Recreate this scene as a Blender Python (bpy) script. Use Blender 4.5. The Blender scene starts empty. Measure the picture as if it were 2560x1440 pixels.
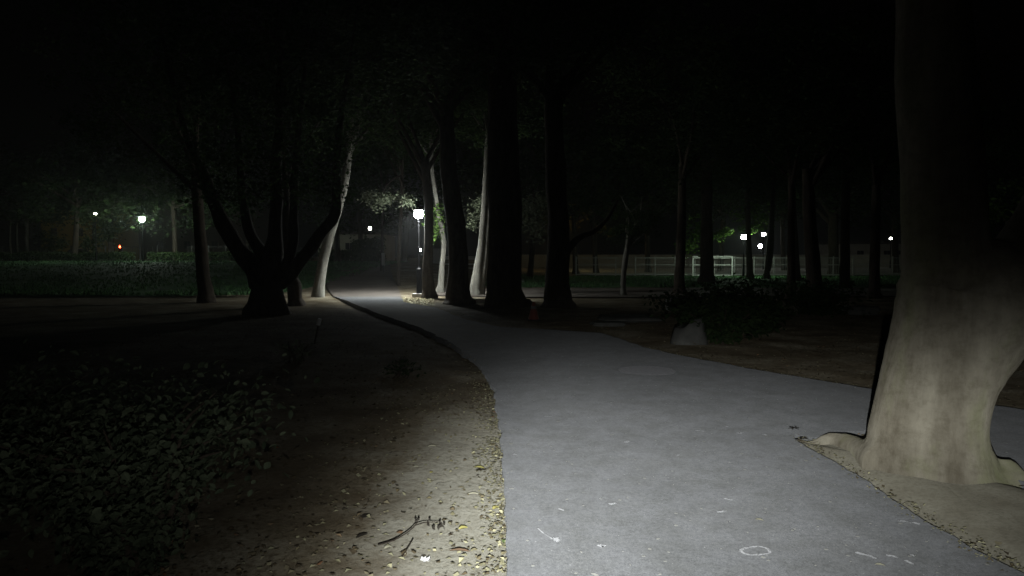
import bpy, bmesh, math, random
from mathutils import Vector, Matrix, noise
R = math.radians
S = bpy.context.scene
COL = S.collection
random.seed(7)

# ------------------------------------------------------------------ camera
FPX = 1700.0; CX = 1280.0; CY = 720.0; HOR = 640.0; CAMH = 1.5
PITCH = math.atan((CY - HOR) / FPX)
cam = bpy.data.cameras.new('camera'); cam.sensor_width = 36.0; cam.lens = FPX / 2560.0 * 36.0
cam.clip_start = 0.05; cam.clip_end = 1200.0
co = bpy.data.objects.new('camera', cam); COL.objects.link(co)
co.location = (0, 0, CAMH); co.rotation_euler = (R(90) - PITCH, 0, 0)
S.camera = co

# ------------------------------------------------------------------ night sky and exposure
W = bpy.data.worlds.new("World"); S.world = W; W.use_nodes = True
wn = W.node_tree.nodes; wl = W.node_tree.links
bg = wn['Background']
sky = wn.new('ShaderNodeTexSky'); sky.sky_type = 'NISHITA'; sky.sun_disc = False
sky.sun_elevation = R(-3.0); sky.sun_rotation = R(200)
wl.new(sky.outputs[0], bg.inputs['Color']); bg.inputs['Strength'].default_value = 0.004
S.view_settings.view_transform = 'Standard'; S.view_settings.look = 'None'
S.view_settings.exposure = 0.0; S.view_settings.gamma = 1.0
S.cycles.use_denoising = True
S.cycles.max_bounces = 4; S.cycles.diffuse_bounces = 2; S.cycles.glossy_bounces = 2
S.cycles.transmission_bounces = 4; S.cycles.transparent_max_bounces = 4
S.cycles.sample_clamp_indirect = 3.0

# ------------------------------------------------------------------ the rider's head lamp (its beam lights the near asphalt)
HL_POWER = 2400.0; HL_AZ = 3.0; HL_EL = -12.3
HL_LEFT, HL_RIGHT, HL_UP, HL_DOWN = 8.8, 31.0, 6.1, 15.0     # spread of the beam to each side, degrees
hl = bpy.data.lights.new('headlamp', 'SPOT'); hl.energy = HL_POWER
hl.spot_size = R(150); hl.spot_blend = 0.3; hl.shadow_soft_size = 0.012; hl.color = (0.98, 1.0, 0.97)
hl.use_nodes = True
n = hl.node_tree.nodes; l = hl.node_tree.links
em = n['Emission']
geo = n.new('ShaderNodeTexCoord')
sep = n.new('ShaderNodeSeparateXYZ'); l.new(geo.outputs['Normal'], sep.inputs[0])
def lm(op, a, b=None):
    m = n.new('ShaderNodeMath'); m.operation = op
    for i, v in enumerate((a, b)):
        if v is None: continue
        if isinstance(v, (int, float)): m.inputs[i].default_value = v
        else: l.new(v, m.inputs[i])
    return m.outputs[0]
az_ = lm('ABSOLUTE', sep.outputs[2])
def spread(ang, neg, pos):
    g_ = lm('GREATER_THAN', ang, 0.0)
    return lm('DIVIDE', ang, lm('ADD', neg, lm('MULTIPLY', g_, pos - neg)))
tx = spread(lm('SUBTRACT', lm('ARCTAN2', sep.outputs[0], az_), lm('MULTIPLY', lm('ARCTAN2', sep.outputs[1], az_), 0.75)), R(HL_LEFT), R(HL_RIGHT))
ty = spread(lm('ARCTAN2', sep.outputs[1], az_), R(HL_DOWN), R(HL_UP))
gx = lm('POWER', 2.718, lm('MULTIPLY', lm('ADD', lm('MULTIPLY', tx, tx), lm('MULTIPLY', ty, ty)), -1.0))
tx2 = lm('DIVIDE', lm('ARCTAN2', sep.outputs[0], az_), R(34)); ty2 = lm('DIVIDE', lm('ARCTAN2', sep.outputs[1], az_), R(12))
spill = lm('MULTIPLY', lm('POWER', 2.718, lm('MULTIPLY', lm('ADD', lm('MULTIPLY', tx2, tx2), lm('MULTIPLY', ty2, ty2)), -1.0)), 0.045)
l.new(lm('ADD', gx, spill), em.inputs['Strength'])
ho = bpy.data.objects.new('headlamp', hl); COL.objects.link(ho)
ho.location = (0.02, -0.05, 1.28)
ho.rotation_euler = (R(90 + HL_EL), 0, R(-HL_AZ))

# ------------------------------------------------------------------ pixel helpers: where things of the place stand
def ray(px, py):
    u = (px - CX) / FPX; v = (CY - py) / FPX
    c, s = math.cos(PITCH), math.sin(PITCH)
    return Vector((u, c + v * s, -s + v * c))
def P(px, py, d):
    r = ray(px, py); return Vector((0, 0, CAMH)) + r * (d / r.y)
def G(px, py, z=0.0):
    r = ray(px, py); return Vector((0, 0, CAMH)) + r * ((z - CAMH) / r.z)
def sm(a, b, x):
    t = max(0.0, min(1.0, (x - a) / (b - a))); return t * t * (3 - 2 * t)
def terr(x, y):
    return 1.0 * sm(27, 60, y) * (1.0 - sm(-7, 3, x))

# ------------------------------------------------------------------ materials
def mat(name, build):
    m = bpy.data.materials.new(name); m.use_nodes = True
    nt = m.node_tree; build(nt, nt.nodes, nt.links, nt.nodes['Principled BSDF']); return m
def tex_noise(nt, scale, detail=6, rough=0.6, coord='Object', stretch=None):
    tc = nt.nodes.new('ShaderNodeTexCoord'); no = nt.nodes.new('ShaderNodeTexNoise')
    no.inputs['Scale'].default_value = scale; no.inputs['Detail'].default_value = detail
    no.inputs['Roughness'].default_value = rough
    if stretch:
        mp = nt.nodes.new('ShaderNodeMapping'); mp.inputs['Scale'].default_value = stretch
        nt.links.new(tc.outputs[coord], mp.inputs[0]); nt.links.new(mp.outputs[0], no.inputs['Vector'])
    else: nt.links.new(tc.outputs[coord], no.inputs['Vector'])
    return no.outputs['Fac']
def ramp(nt, fac, stops):
    r = nt.nodes.new('ShaderNodeValToRGB'); nt.links.new(fac, r.inputs[0])
    e = r.color_ramp.elements
    while len(e) < len(stops): e.new(0.5)
    for k, (p, c) in enumerate(stops):
        e[k].position = p; e[k].color = (*c, 1)
    return r.outputs[0]
def mixc(nt, fac, a, b, mode='MIX'):
    m = nt.nodes.new('ShaderNodeMix'); m.data_type = 'RGBA'; m.blend_type = mode
    for sock, v in ((m.inputs[0], fac), (m.inputs[6], a), (m.inputs[7], b)):
        if hasattr(v, 'is_output'): nt.links.new(v, sock)
        elif isinstance(v, (int, float)): sock.default_value = v
        else: sock.default_value = (*v, 1)
    return m.outputs[2]
def bump(nt, bs, h, strength, dist):
    b = nt.nodes.new('ShaderNodeBump'); b.inputs['Strength'].default_value = strength
    b.inputs['Distance'].default_value = dist
    nt.links.new(h, b.inputs['Height']); nt.links.new(b.outputs[0], bs.inputs['Normal'])
def std(bs, rough=0.9, spec=0.2, dr=0.0, metal=0.0):
    bs.inputs['Roughness'].default_value = rough
    bs.inputs['Specular IOR Level'].default_value = spec
    bs.inputs['Metallic'].default_value = metal
    if 'Diffuse Roughness' in bs.inputs: bs.inputs['Diffuse Roughness'].default_value = dr

def b_asphalt(nt, n, l, bs):
    std(bs, 0.9, 0.02, 1.0)
    big = ramp(nt, tex_noise(nt, 0.9, 5, 0.6), [(0.3, (0.142, 0.146, 0.151)), (0.7, (0.194, 0.198, 0.205))])
    fine = tex_noise(nt, 140, 4, 0.8)
    c = mixc(nt, ramp(nt, fine, [(0.36, (1, 1, 1)), (0.62, (0, 0, 0))]), big, (0.105, 0.107, 0.113))
    c = mixc(nt, 1.0, c, ramp(nt, tex_noise(nt, 48, 5, 0.85), [(0.34, (0.70, 0.70, 0.70)), (0.5, (1, 1, 1)), (0.66, (1.22, 1.22, 1.22))]), 'MULTIPLY')
    c = mixc(nt, 1.0, c, ramp(nt, tex_noise(nt, 4.5, 7, 0.7), [(0.36, (0.86, 0.86, 0.84)), (0.6, (1.04, 1.04, 1.05))]), 'MULTIPLY')
    v = n.new('ShaderNodeTexVoronoi'); v.inputs['Scale'].default_value = 55
    tc = n.new('ShaderNodeTexCoord'); l.new(tc.outputs['Object'], v.inputs['Vector'])
    sp = ramp(nt, v.outputs['Distance'], [(0.10, (1, 1, 1)), (0.22, (0, 0, 0))])
    sp2 = mixc(nt, 1.0, sp, ramp(nt, tex_noise(nt, 23, 2), [(0.62, (0, 0, 0)), (0.68, (1, 1, 1))]), 'MULTIPLY')
    c = mixc(nt, sp2, c, (0.36, 0.36, 0.37))
    st = ramp(nt, tex_noise(nt, 2.6, 6, 0.7), [(0.60, (0, 0, 0)), (0.74, (1, 1, 1))])
    c = mixc(nt, mixc(nt, 1.0, st, (0.35, 0.35, 0.35), 'MULTIPLY'), c, (0.10, 0.098, 0.09))
    l.new(c, bs.inputs['Base Color']); bump(nt, bs, fine, 0.55, 0.004)
M_ASPH = mat('asphalt', b_asphalt)
def b_soil(nt, n, l, bs):
    std(bs, 0.95, 0.02, 1.0)
    a = ramp(nt, tex_noise(nt, 1.1, 8, 0.65), [(0.35, (0.075, 0.058, 0.038)), (0.50, (0.14, 0.118, 0.082)), (0.66, (0.235, 0.215, 0.165))])
    f = tex_noise(nt, 26, 6, 0.75)
    c = mixc(nt, ramp(nt, f, [(0.35, (1, 1, 1)), (0.55, (0, 0, 0))]), a, (0.085, 0.068, 0.045))
    # the trampled verge next to the asphalt is bare and pale
    tc = n.new('ShaderNodeTexCoord'); sx = n.new('ShaderNodeSeparateXYZ'); l.new(tc.outputs['Object'], sx.inputs[0])
    def mr(src, a0, a1):
        m = n.new('ShaderNodeMapRange'); m.interpolation_type = 'SMOOTHSTEP'; l.new(src, m.inputs[0])
        m.inputs[1].default_value = a0; m.inputs[2].default_value = a1; return m.outputs[0]
    def mm(op, a_, b_):
        m = n.new('ShaderNodeMath'); m.operation = op
        for i_, v_ in enumerate((a_, b_)):
            if isinstance(v_, (int, float)): m.inputs[i_].default_value = v_
            else: l.new(v_, m.inputs[i_])
        return m.outputs[0]
    wx = mm('ADD', sx.outputs[0], mm('MULTIPLY', mm('SUBTRACT', tex_noise(nt, 2.2, 6, 0.7), 0.5), 1.1))
    verge = mm('MULTIPLY', mm('MULTIPLY', mr(wx, -1.05, -0.35), mr(sx.outputs[0], 0.6, 0.2)), mr(sx.outputs[1], 8.0, 4.6))
    pale = ramp(nt, f, [(0.32, (0.15, 0.14, 0.11)), (0.5, (0.235, 0.226, 0.19)), (0.7, (0.27, 0.265, 0.228))])
    c = mixc(nt, verge, c, pale)
    l.new(c, bs.inputs['Base Color']); bump(nt, bs, f, 0.8, 0.02)
M_SOIL = mat('soil', b_soil)
def b_grass(nt, n, l, bs):
    std(bs, 0.9, 0.1, 0.5)
    c = ramp(nt, tex_noise(nt, 0.45, 8, 0.7), [(0.34, (0.035, 0.070, 0.032)), (0.5, (0.06, 0.14, 0.058)), (0.68, (0.09, 0.18, 0.08))])
    l.new(c, bs.inputs['Base Color']); bump(nt, bs, tex_noise(nt, 9, 6, 0.8), 1.0, 0.08)
M_LAWN = mat('lawn_turf', b_grass)
def b_bark(dark, light, moss=None, rough_scale=7.0, bs_=0.9, bd=0.03):
    def f(nt, n, l, bs):
        std(bs, 0.95, 0.08, 0.6)
        h = tex_noise(nt, rough_scale, 8, 0.7, stretch=(1, 1, 0.22))
        c = ramp(nt, h, [(0.33, dark), (0.65, light)])
        if moss:
            g = ramp(nt, tex_noise(nt, 2.2, 5, 0.6, stretch=(1, 1, 0.5)), [(0.48, (0, 0, 0)), (0.66, (0.75, 0.75, 0.75))])
            c = mixc(nt, g, c, moss)
        c = mixc(nt, 1.0, c, ramp(nt, tex_noise(nt, 11, 7, 0.75, stretch=(.8, .8, 1.1)), [(0.34, (0.76, 0.75, 0.72)), (0.52, (1, 1, 1)), (0.7, (1.1, 1.1, 1.08))]), 'MULTIPLY')
        l.new(c, bs.inputs['Base Color']); bump(nt, bs, h, bs_, bd)
    return f
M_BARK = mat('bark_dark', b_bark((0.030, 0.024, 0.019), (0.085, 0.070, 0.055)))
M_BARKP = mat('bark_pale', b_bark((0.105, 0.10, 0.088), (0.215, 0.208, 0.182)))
M_BARKB = mat('bark_maple', b_bark((0.115, 0.100, 0.075), (0.275, 0.255, 0.205), (0.185, 0.195, 0.105), 3.0, 0.8, 0.03))
def b_leaf(a, b):
    def f(nt, n, l, bs):
        std(bs, 0.85, 0.06)
        ob = n.new('ShaderNodeNewGeometry')
        c = ramp(nt, ob.outputs['Random Per Island'], [(0.0, a), (1.0, b)])
        l.new(c, bs.inputs['Base Color'])
        tr = n.new('ShaderNodeBsdfTranslucent'); l.new(c, tr.inputs[0])
        mx = n.new('ShaderNodeMixShader'); mx.inputs[0].default_value = 0.35
        l.new(bs.outputs[0], mx.inputs[1]); l.new(tr.outputs[0], mx.inputs[2])
        l.new(mx.outputs[0], n['Material Output'].inputs[0])
    return f
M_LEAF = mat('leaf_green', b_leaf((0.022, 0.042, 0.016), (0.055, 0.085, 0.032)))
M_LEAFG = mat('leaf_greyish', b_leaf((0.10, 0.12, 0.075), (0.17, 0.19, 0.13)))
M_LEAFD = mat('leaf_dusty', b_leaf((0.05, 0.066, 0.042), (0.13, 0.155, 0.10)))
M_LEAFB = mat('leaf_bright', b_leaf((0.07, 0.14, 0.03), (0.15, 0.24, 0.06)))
M_LEAFY = mat('leaf_yellow_lit', b_leaf((0.13, 0.11, 0.035), (0.24, 0.18, 0.06)))  # yellow of the warm street light put into the leaf colour
def b_litter(nt, n, l, bs):
    std(bs, 0.8, 0.2)
    ob = n.new('ShaderNodeNewGeometry')
    c = ramp(nt, ob.outputs['Random Per Island'], [(0.0, (0.055, 0.042, 0.028)), (0.35, (0.11, 0.085, 0.05)), (0.7, (0.18, 0.155, 0.10)), (0.9, (0.34, 0.31, 0.20)), (1.0, (0.22, 0.10, 0.05))])
    l.new(c, bs.inputs['Base Color'])
M_LITTER = mat('dead_leaf', b_litter)
def b_drift(nt, n, l, bs):
    std(bs, 0.85, 0.15)
    ob = n.new('ShaderNodeNewGeometry')
    l.new(ramp(nt, ob.outputs['Random Per Island'], [(0.0, (0.14, 0.11, 0.065)), (0.3, (0.22, 0.20, 0.12)), (0.7, (0.29, 0.28, 0.18)), (0.9, (0.40, 0.38, 0.24)), (1.0, (0.50, 0.47, 0.30))]), bs.inputs['Base Color'])
M_DRIFT = mat('crumbled_leaf', b_drift)
def b_grassblade(nt, n, l, bs):
    std(bs, 0.7, 0.2)
    ob = n.new('ShaderNodeNewGeometry')
    c = ramp(nt, ob.outputs['Random Per Island'], [(0.0, (0.04, 0.10, 0.035)), (1.0, (0.09, 0.19, 0.07))])
    l.new(c, bs.inputs['Base Color'])
M_BLADE = mat('grass_blade', b_grassblade)
def flat(name, c, rough=0.7, spec=0.3, metal=0.0, vary=0.25, scale=8, dr=0.0):
    def f(nt, n, l, bs):
        std(bs, rough, spec, dr, metal)
        k = 1 - vary
        l.new(ramp(nt, tex_noise(nt, scale, 5), [(0.3, tuple(v * k for v in c)), (0.7, c)]), bs.inputs['Base Color'])
    return mat(name, f)
M_IRON = flat('black_paint', (0.008, 0.008, 0.009), 0.6, 0.1)
M_WIRE = flat('dull_wire', (0.08, 0.08, 0.075), 0.7)
M_STEEL = flat('grey_steel', (0.33, 0.33, 0.32), 0.6, 0.5, 0.0)
M_WHITE = flat('white_paint', (0.72, 0.72, 0.70), 0.6)
M_CONC = flat('concrete', (0.42, 0.41, 0.38), 0.9, 0.2, 0, 0.35, 5)
M_STONE = flat('pale_stone', (0.155, 0.155, 0.145), 0.9, 0.2, 0, 0.45, 4)
M_PLASTER = flat('plaster', (0.36, 0.34, 0.28), 0.9, 0.1, 0, 0.3, 0.5)
M_YPLASTER = flat('yellow_lit_plaster', (0.48, 0.42, 0.18), 0.9, 0.1, 0, 0.2, 0.3)  # sodium light on the wall put into the plaster as yellow
M_ROOF = flat('roof_sheet', (0.09, 0.07, 0.06), 0.8)
M_GLASSD = flat('dark_glass', (0.02, 0.022, 0.025), 0.1, 0.6)
def b_chalk(nt, n, l, bs):
    std(bs, 0.9, 0.05)
    l.new(ramp(nt, tex_noise(nt, 95, 5, 0.8), [(0.40, (0.20, 0.20, 0.215)), (0.50, (0.72, 0.73, 0.76)), (0.66, (0.9, 0.91, 0.95))]), bs.inputs['Base Color'])
M_CHALK = mat('chalk', b_chalk)
M_TAPE = flat('white_tape', (0.85, 0.86, 0.88), 0.6, 0.1, 0, 0.1)
M_CRUMB = flat('pale_petal', (0.66, 0.66, 0.62), 0.8, 0.1, 0, 0.35, 30)
M_ORANGE = flat('cone_plastic', (0.24, 0.07, 0.05), 0.6)
M_RUBBER = flat('rubber', (0.02, 0.02, 0.02), 0.8)
M_PAPER = flat('tissue', (0.8, 0.8, 0.8), 0.9)
M_TWIG = flat('twig_bark', (0.03, 0.022, 0.016), 0.9)
M_DIRTROAD = flat('worn_path', (0.115, 0.10, 0.088), 0.95, 0.1, 0, 0.45, 1.2, 0.8)
M_CARD = flat('car_paint_dark', (0.03, 0.035, 0.05), 0.3, 0.5)
M_CARL = flat('car_paint_pale', (0.4, 0.4, 0.42), 0.3, 0.5)
M_YLEAF = flat('yellow_leaf', (0.50, 0.46, 0.16), 0.7)
M_PLEAF = flat('pale_leaf', (0.50, 0.48, 0.36), 0.7)
M_BLEAF = flat('brown_leaf', (0.27, 0.18, 0.115), 0.7)
M_GLEAF = flat('green_leaf', (0.30, 0.42, 0.16), 0.7)
M_DLEAF = flat('dark_leaf', (0.022, 0.018, 0.013), 0.8)
def emit(name, c, s):
    def f(nt, n, l, bs):
        bs.inputs['Base Color'].default_value = (*c, 1); bs.inputs['Emission Color'].default_value = (*c, 1)
        bs.inputs['Emission Strength'].default_value = s
    return mat(name, f)

# ------------------------------------------------------------------ mesh building
class MB:
    def __init__(s): s.v = []; s.f = []
    def add(s, vs, fs):
        o = len(s.v); s.v += [tuple(v) for v in vs]; s.f += [tuple(i + o for i in f) for f in fs]
    def box(s, c, size, rz=0.0, rx=0.0, taper=1.0):
        hx, hy, hz = (k / 2 for k in size); m = Matrix.Translation(c) @ Matrix.Rotation(rz, 4, 'Z') @ Matrix.Rotation(rx, 4, 'X')
        vs = []
        for z, t in ((-hz, 1.0), (hz, taper)):
            for x, y in ((-hx, -hy), (hx, -hy), (hx, hy), (-hx, hy)): vs.append(m @ Vector((x * t, y * t, z)))
        s.add(vs, [(0, 3, 2, 1), (4, 5, 6, 7), (0, 1, 5, 4), (1, 2, 6, 5), (2, 3, 7, 6), (3, 0, 4, 7)])
    def tube(s, pts, rads, seg=10, amp=0.0, lobes=0.0, nl=5, seed=0.0, cap=True, freq=3.0):
        rings = []; up = None
        for i, p in enumerate(pts):
            a = pts[max(i - 1, 0)]; b = pts[min(i + 1, len(pts) - 1)]
            t = (b - a).normalized()
            if up is None: up = Vector((0, 1, 0)) if abs(t.y) < 0.9 else Vector((1, 0, 0))
            x = (up - t * up.dot(t)).normalized(); y = t.cross(x); up = x
            ring = []
            for k in range(seg):
                an = 2 * math.pi * k / seg
                r = rads[i]
                if lobes:
                    lb = lobes[i] if isinstance(lobes, list) else lobes
                    r *= 1 + lb * (0.6 * math.cos(nl * an + seed) + 0.5 * math.cos((nl - 2) * an + seed * 2.3))
                d = x * math.cos(an) + y * math.sin(an)
                if amp:
                    q = p + d * r
                    r *= 1 + amp * noise.noise(Vector((q.x * freq, q.y * freq, q.z * freq * 0.45)) + Vector((seed * 7, 0, 0)))
                ring.append(p + d * r)
            rings.append(ring)
        vs = [v for r in rings for v in r]; fs = []
        for i in range(len(rings) - 1):
            for k in range(seg):
                k2 = (k + 1) % seg; fs.append((i * seg + k, i * seg + k2, (i + 1) * seg + k2, (i + 1) * seg + k))
        if cap:
            fs.append(tuple(reversed(range(seg)))); fs.append(tuple((len(rings) - 1) * seg + k for k in range(seg)))
        s.add(vs, fs)
    def cyl(s, a, b, r, r2=None, seg=10): s.tube([Vector(a), Vector(b)], [r, r if r2 is None else r2], seg)
    def lathe(s, c, prof, seg=16):
        vs = []; fs = []
        for z, r in prof:
            for k in range(seg):
                an = 2 * math.pi * k / seg; vs.append(Vector(c) + Vector((r * math.cos(an), r * math.sin(an), z)))
        for i in range(len(prof) - 1):
            for k in range(seg):
                k2 = (k + 1) % seg; fs.append((i * seg + k, i * seg + k2, (i + 1) * seg + k2, (i + 1) * seg + k))
        fs.append(tuple(reversed(range(seg)))); fs.append(tuple((len(prof) - 1) * seg + k for k in range(seg)))
        s.add(vs, fs)
    def leaf(s, c, size, nrm, ang, wide=0.5, fold=0.18):
        nrm = nrm.normalized(); t = nrm.orthogonal().normalized(); b = nrm.cross(t)
        a = t * math.cos(ang) + b * math.sin(ang); w = nrm.cross(a)
        L = size; w_ = w * (size * wide)
        s.add([c, c + a * L * 0.45 + w_ + nrm * fold * L, c + a * L, c + a * L * 0.45 - w_ + nrm * fold * L], [(0, 1, 2), (0, 2, 3)])
    def oval(s, c, size, nrm, ang, wide=0.3):
        nrm = nrm.normalized(); t = nrm.orthogonal().normalized(); b = nrm.cross(t)
        a = t * math.cos(ang) + b * math.sin(ang); w = nrm.cross(a); L = size; W_ = size * wide; vs = [c]
        for u, k, dz in ((.22, .72, .03), (.5, 1.0, .02), (.8, .62, -.04)):
            vs += [c + a * L * u + w * W_ * k + nrm * L * (dz + .07), c + a * L * u + nrm * L * dz, c + a * L * u - w * W_ * k + nrm * L * (dz + .07)]
        vs.append(c + a * L - nrm * L * .1)
        s.add(vs, [(0, 2, 1), (0, 3, 2), (1, 2, 5, 4), (2, 3, 6, 5), (4, 5, 8, 7), (5, 6, 9, 8), (7, 8, 10), (8, 9, 10)])
    def build(s, name, m, parent=None, smooth=False, loc=None, label=None):
        me = bpy.data.meshes.new(name)
        L = Vector(loc) if loc is not None else (Vector(parent['_o']) if parent is not None and '_o' in parent else Vector((0, 0, 0)))
        me.from_pydata([tuple(Vector(v) - L) for v in s.v], [], s.f); me.update()
        me.materials.append(m)
        if smooth: me.polygons.foreach_set('use_smooth', [True] * len(me.polygons))
        o = bpy.data.objects.new(name, me); COL.objects.link(o)
        if parent is not None: o.parent = parent
        else: o.location = L
        o['_o'] = tuple(L)
        if label: o['label'] = label
        return o
def tag(o, label, cat, group=None):
    o['label'] = label; o['category'] = cat
    if group: o['group'] = group
    return o
def thing(name, loc, label, cat, group=None):
    o = bpy.data.objects.new(name, None); COL.objects.link(o); o.location = loc; o['_o'] = tuple(loc)
    return tag(o, label, cat, group)
def structure(o): o['kind'] = 'structure'; return o
def resample(pts, rads, n):
    out = []; ro = []; m = len(pts) - 1
    for i in range(m):
        p0 = pts[max(i - 1, 0)]; p1 = pts[i]; p2 = pts[i + 1]; p3 = pts[min(i + 2, m)]
        for k in range(n):
            t = k / n
            out.append(0.5 * ((2 * p1) + (p2 - p0) * t + (2 * p0 - 5 * p1 + 4 * p2 - p3) * t * t + (3 * p1 - p0 - 3 * p2 + p3) * t ** 3))
            ro.append(rads[i] + (rads[i + 1] - rads[i]) * (t * t * (3 - 2 * t)))
    out.append(pts[-1]); ro.append(rads[-1]); return out, ro

# ------------------------------------------------------------------ ground
def axis(lo, hi, near_lo, near_hi, fine, grow):
    a = [near_lo]
    while a[-1] < near_hi: a.append(a[-1] + fine)
    st = fine
    while a[-1] < hi: st *= grow; a.append(min(hi, a[-1] + st))
    st = fine
    while a[0] > lo: st *= grow; a.insert(0, max(lo, a[0] - st))
    return a
XS = axis(-400, 400, -6, 6, 0.09, 1.12); YS = axis(-12, 600, 1.5, 12, 0.09, 1.07)
EDGE = [G(*q) for q in ((862, 752), (900, 768), (955, 790), (1050, 822), (1130, 862), (1192, 905))]
def edge_dip(x, y):
    if not (7 < y < 26 and -8 < x < 1): return 0.0
    best = 9.0; p = Vector((x, y))
    for a, b in zip(EDGE, EDGE[1:]):
        a2 = a.xy; d_ = b.xy - a2; t = max(0, min(1, (p - a2).dot(d_) / d_.length_squared)); best = min(best, (p - a2 - d_ * t).length)
    return -0.06 * (1 - sm(0.1, 0.75, best)) * sm(8, 11, y)
v = []; f = []
for y in YS:
    for x in XS:
        k = 1.0 if y < 26 else 0.6
        z = terr(x, y) + k * (0.018 * noise.noise(Vector((x * 1.3, y * 1.3, 0))) + 0.010 * noise.noise(Vector((x * 5, y * 5, 3)))) - 0.012 + edge_dip(x, y)
        v.append((x, y, z))
nx = len(XS)
for j in range(len(YS) - 1):
    for i in range(nx - 1): a = j * nx + i; f.append((a, a + 1, a + nx + 1, a + nx))
g = MB(); g.v = v; g.f = f; structure(g.build('ground', M_SOIL, smooth=True))

def wob(pts, n=6, amp=0.028, seed=0):
    out = []; m = len(pts)
    for i in range(m):
        a = pts[i]; b = pts[(i + 1) % m]
        k = max(1, min(80, int((b - a).length / 0.06))) if (a.y < 14 or b.y < 14) else n
        for j in range(k):
            p = a.lerp(b, j / k); w = amp * (1 + p.y * 0.05)
            out.append(Vector((p.x + w * (noise.noise(Vector((p.x * 3.1, p.y * 3.1, seed))) + .5 * noise.noise(Vector((p.x * 14, p.y * 14, seed)))), p.y + w * (noise.noise(Vector((p.x * 3.1, p.y * 3.1, seed + 9))) + .5 * noise.noise(Vector((p.x * 14, p.y * 14, seed + 9)))), p.z)))
    return out
def slab(name, outline, z, depth, m):
    bm = bmesh.new(); vs = [bm.verts.new((p.x, p.y, z)) for p in outline]
    fc = bm.faces.new(vs); bmesh.ops.triangulate(bm, faces=[fc])
    r = bmesh.ops.extrude_face_region(bm, geom=bm.faces[:])
    for e in r['geom']:
        if isinstance(e, bmesh.types.BMVert): e.co.z -= depth
    bmesh.ops.recalc_face_normals(bm, faces=bm.faces)
    me = bpy.data.meshes.new(name); bm.to_mesh(me); bm.free(); me.materials.append(m)
    o = bpy.data.objects.new(name, me); COL.objects.link(o); return o
# asphalt outline, walked along its left edge away from us, then back along the right
left = [G(1272, 1700), G(1268, 1440), G(1264, 1250), G(1252, 1080), G(1236, 980), G(1192, 905), G(1130, 862), G(1050, 822), G(955, 790), G(900, 768), G(862, 752), G(838, 744)]
far = [G(1000, 744), G(1012, 758), G(1090, 772), G(1160, 800), G(1250, 821), G(1380, 828), G(1500, 836), G(1565, 856), G(1605, 871), G(1700, 893), G(1950, 941), G(2200, 981), G(2560, 1032), G(3300, 1130)]
island = [G(3300, 1420), G(2700, 1245), G(2560, 1215), G(2470, 1183), G(2380, 1130), G(2250, 1098), G(2180, 1083), G(2100, 1089), G(2040, 1104), G(1990, 1094), G(1984, 1104), G(2010, 1122), G(2090, 1166), G(2250, 1272), G(2400, 1368), G(2560, 1452), G(2900, 1640), G(3000, 1700)]
structure(slab('asphalt_path', wob(left + far + island), 0.030, 0.20, M_ASPH))
# cross path behind the tree row, and the worn path that climbs past the lamp
def strip(name, m, edgeA, edgeB, z, n=14, k=10):
    A, _ = resample(edgeA, [0] * len(edgeA), k); B, _ = resample(edgeB, [0] * len(edgeB), k)
    g = MB(); vs = []; fs = []
    for a, b in zip(A, B):
        for j in range(n + 1):
            p = a.lerp(b, j / n); vs.append((p.x, p.y, terr(p.x, p.y) + z))
    for i in range(len(A) - 1):
        for j in range(n): q = i * (n + 1) + j; fs.append((q, q + 1, q + n + 2, q + n + 1))
    g.add(vs, fs); return structure(g.build(name, m))
strip('worn_path', M_DIRTROAD, [Vector((-6.45, 24.6, 0)), Vector((-9.0, 33, 0)), Vector((-13, 48, 0)), Vector((-17, 62, 0))],
      [Vector((-4.0, 24.6, 0)), Vector((-5.6, 33, 0)), Vector((-8.6, 48, 0)), Vector((-11, 62, 0))], 0.03)
structure(slab('cross_path', wob([G(1035, 738), G(1300, 745), G(1500, 745.5), G(1800, 744), G(2300, 742), G(2300, 724), G(1800, 722), G(1300, 722), G(1060, 725)], 8), 0.045, 0.09, M_DIRTROAD))
# lawns
def lawn(name, x0, x1, y0f, y1, nx_, ny_, z=0.035):
    g = MB(); vs = []; fs = []
    for j in range(ny_ + 1):
        for i in range(nx_ + 1):
            x = x0 + (x1 - x0) * i / nx_; ya = y0f(x); y = ya + (y1 - ya) * j / ny_
            e = 0.0 if (j and i and j < ny_ and i < nx_) else -0.06
            vs.append((x, y, terr(x, y) + z + e + 0.03 * noise.noise(Vector((x * 0.7, y * 0.7, 5)))))
    for j in range(ny_):
        for i in range(nx_): a = j * (nx_ + 1) + i; fs.append((a, a + 1, a + nx_ + 2, a + nx_ + 1))
    g.add(vs, fs); return structure(g.build(name, M_LAWN, smooth=True))
lawn('lawn', -75, -9.3, lambda x: 25.2 + 0.8 * noise.noise(Vector((x * 0.6, 0, 1))) + 0.25 * max(0, x + 14), 66, 110, 60)
lawn('lawn', -2.0, 70, lambda x: 32.5 + 0.7 * noise.noise(Vector((x * 0.6, 0, 2))), 50.6, 110, 40)
g = MB()
for _ in range(26000):
    if random.random() < 0.62:
        x = random.uniform(-42, -9.2); y = 25.5 + 34 * random.random() ** 1.5
    else:
        x = random.uniform(-1.5, 40); y = 32.3 + 17 * random.random() ** 1.3
    if noise.noise(Vector((x * 0.5, y * 0.5, 8))) < -0.25: continue
    h = random.uniform(0.06, 0.17); a = random.uniform(0, 6.28); w = 0.02 + 0.0007 * y
    b = Vector((x, y, terr(x, y) + 0.02)); t = Vector((random.uniform(-.5, .5), random.uniform(-.5, .5), 1)) * h
    s = Vector((math.cos(a), math.sin(a), 0)) * w
    g.add([b - s, b + s, b + t], [(0, 1, 2)])
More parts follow.
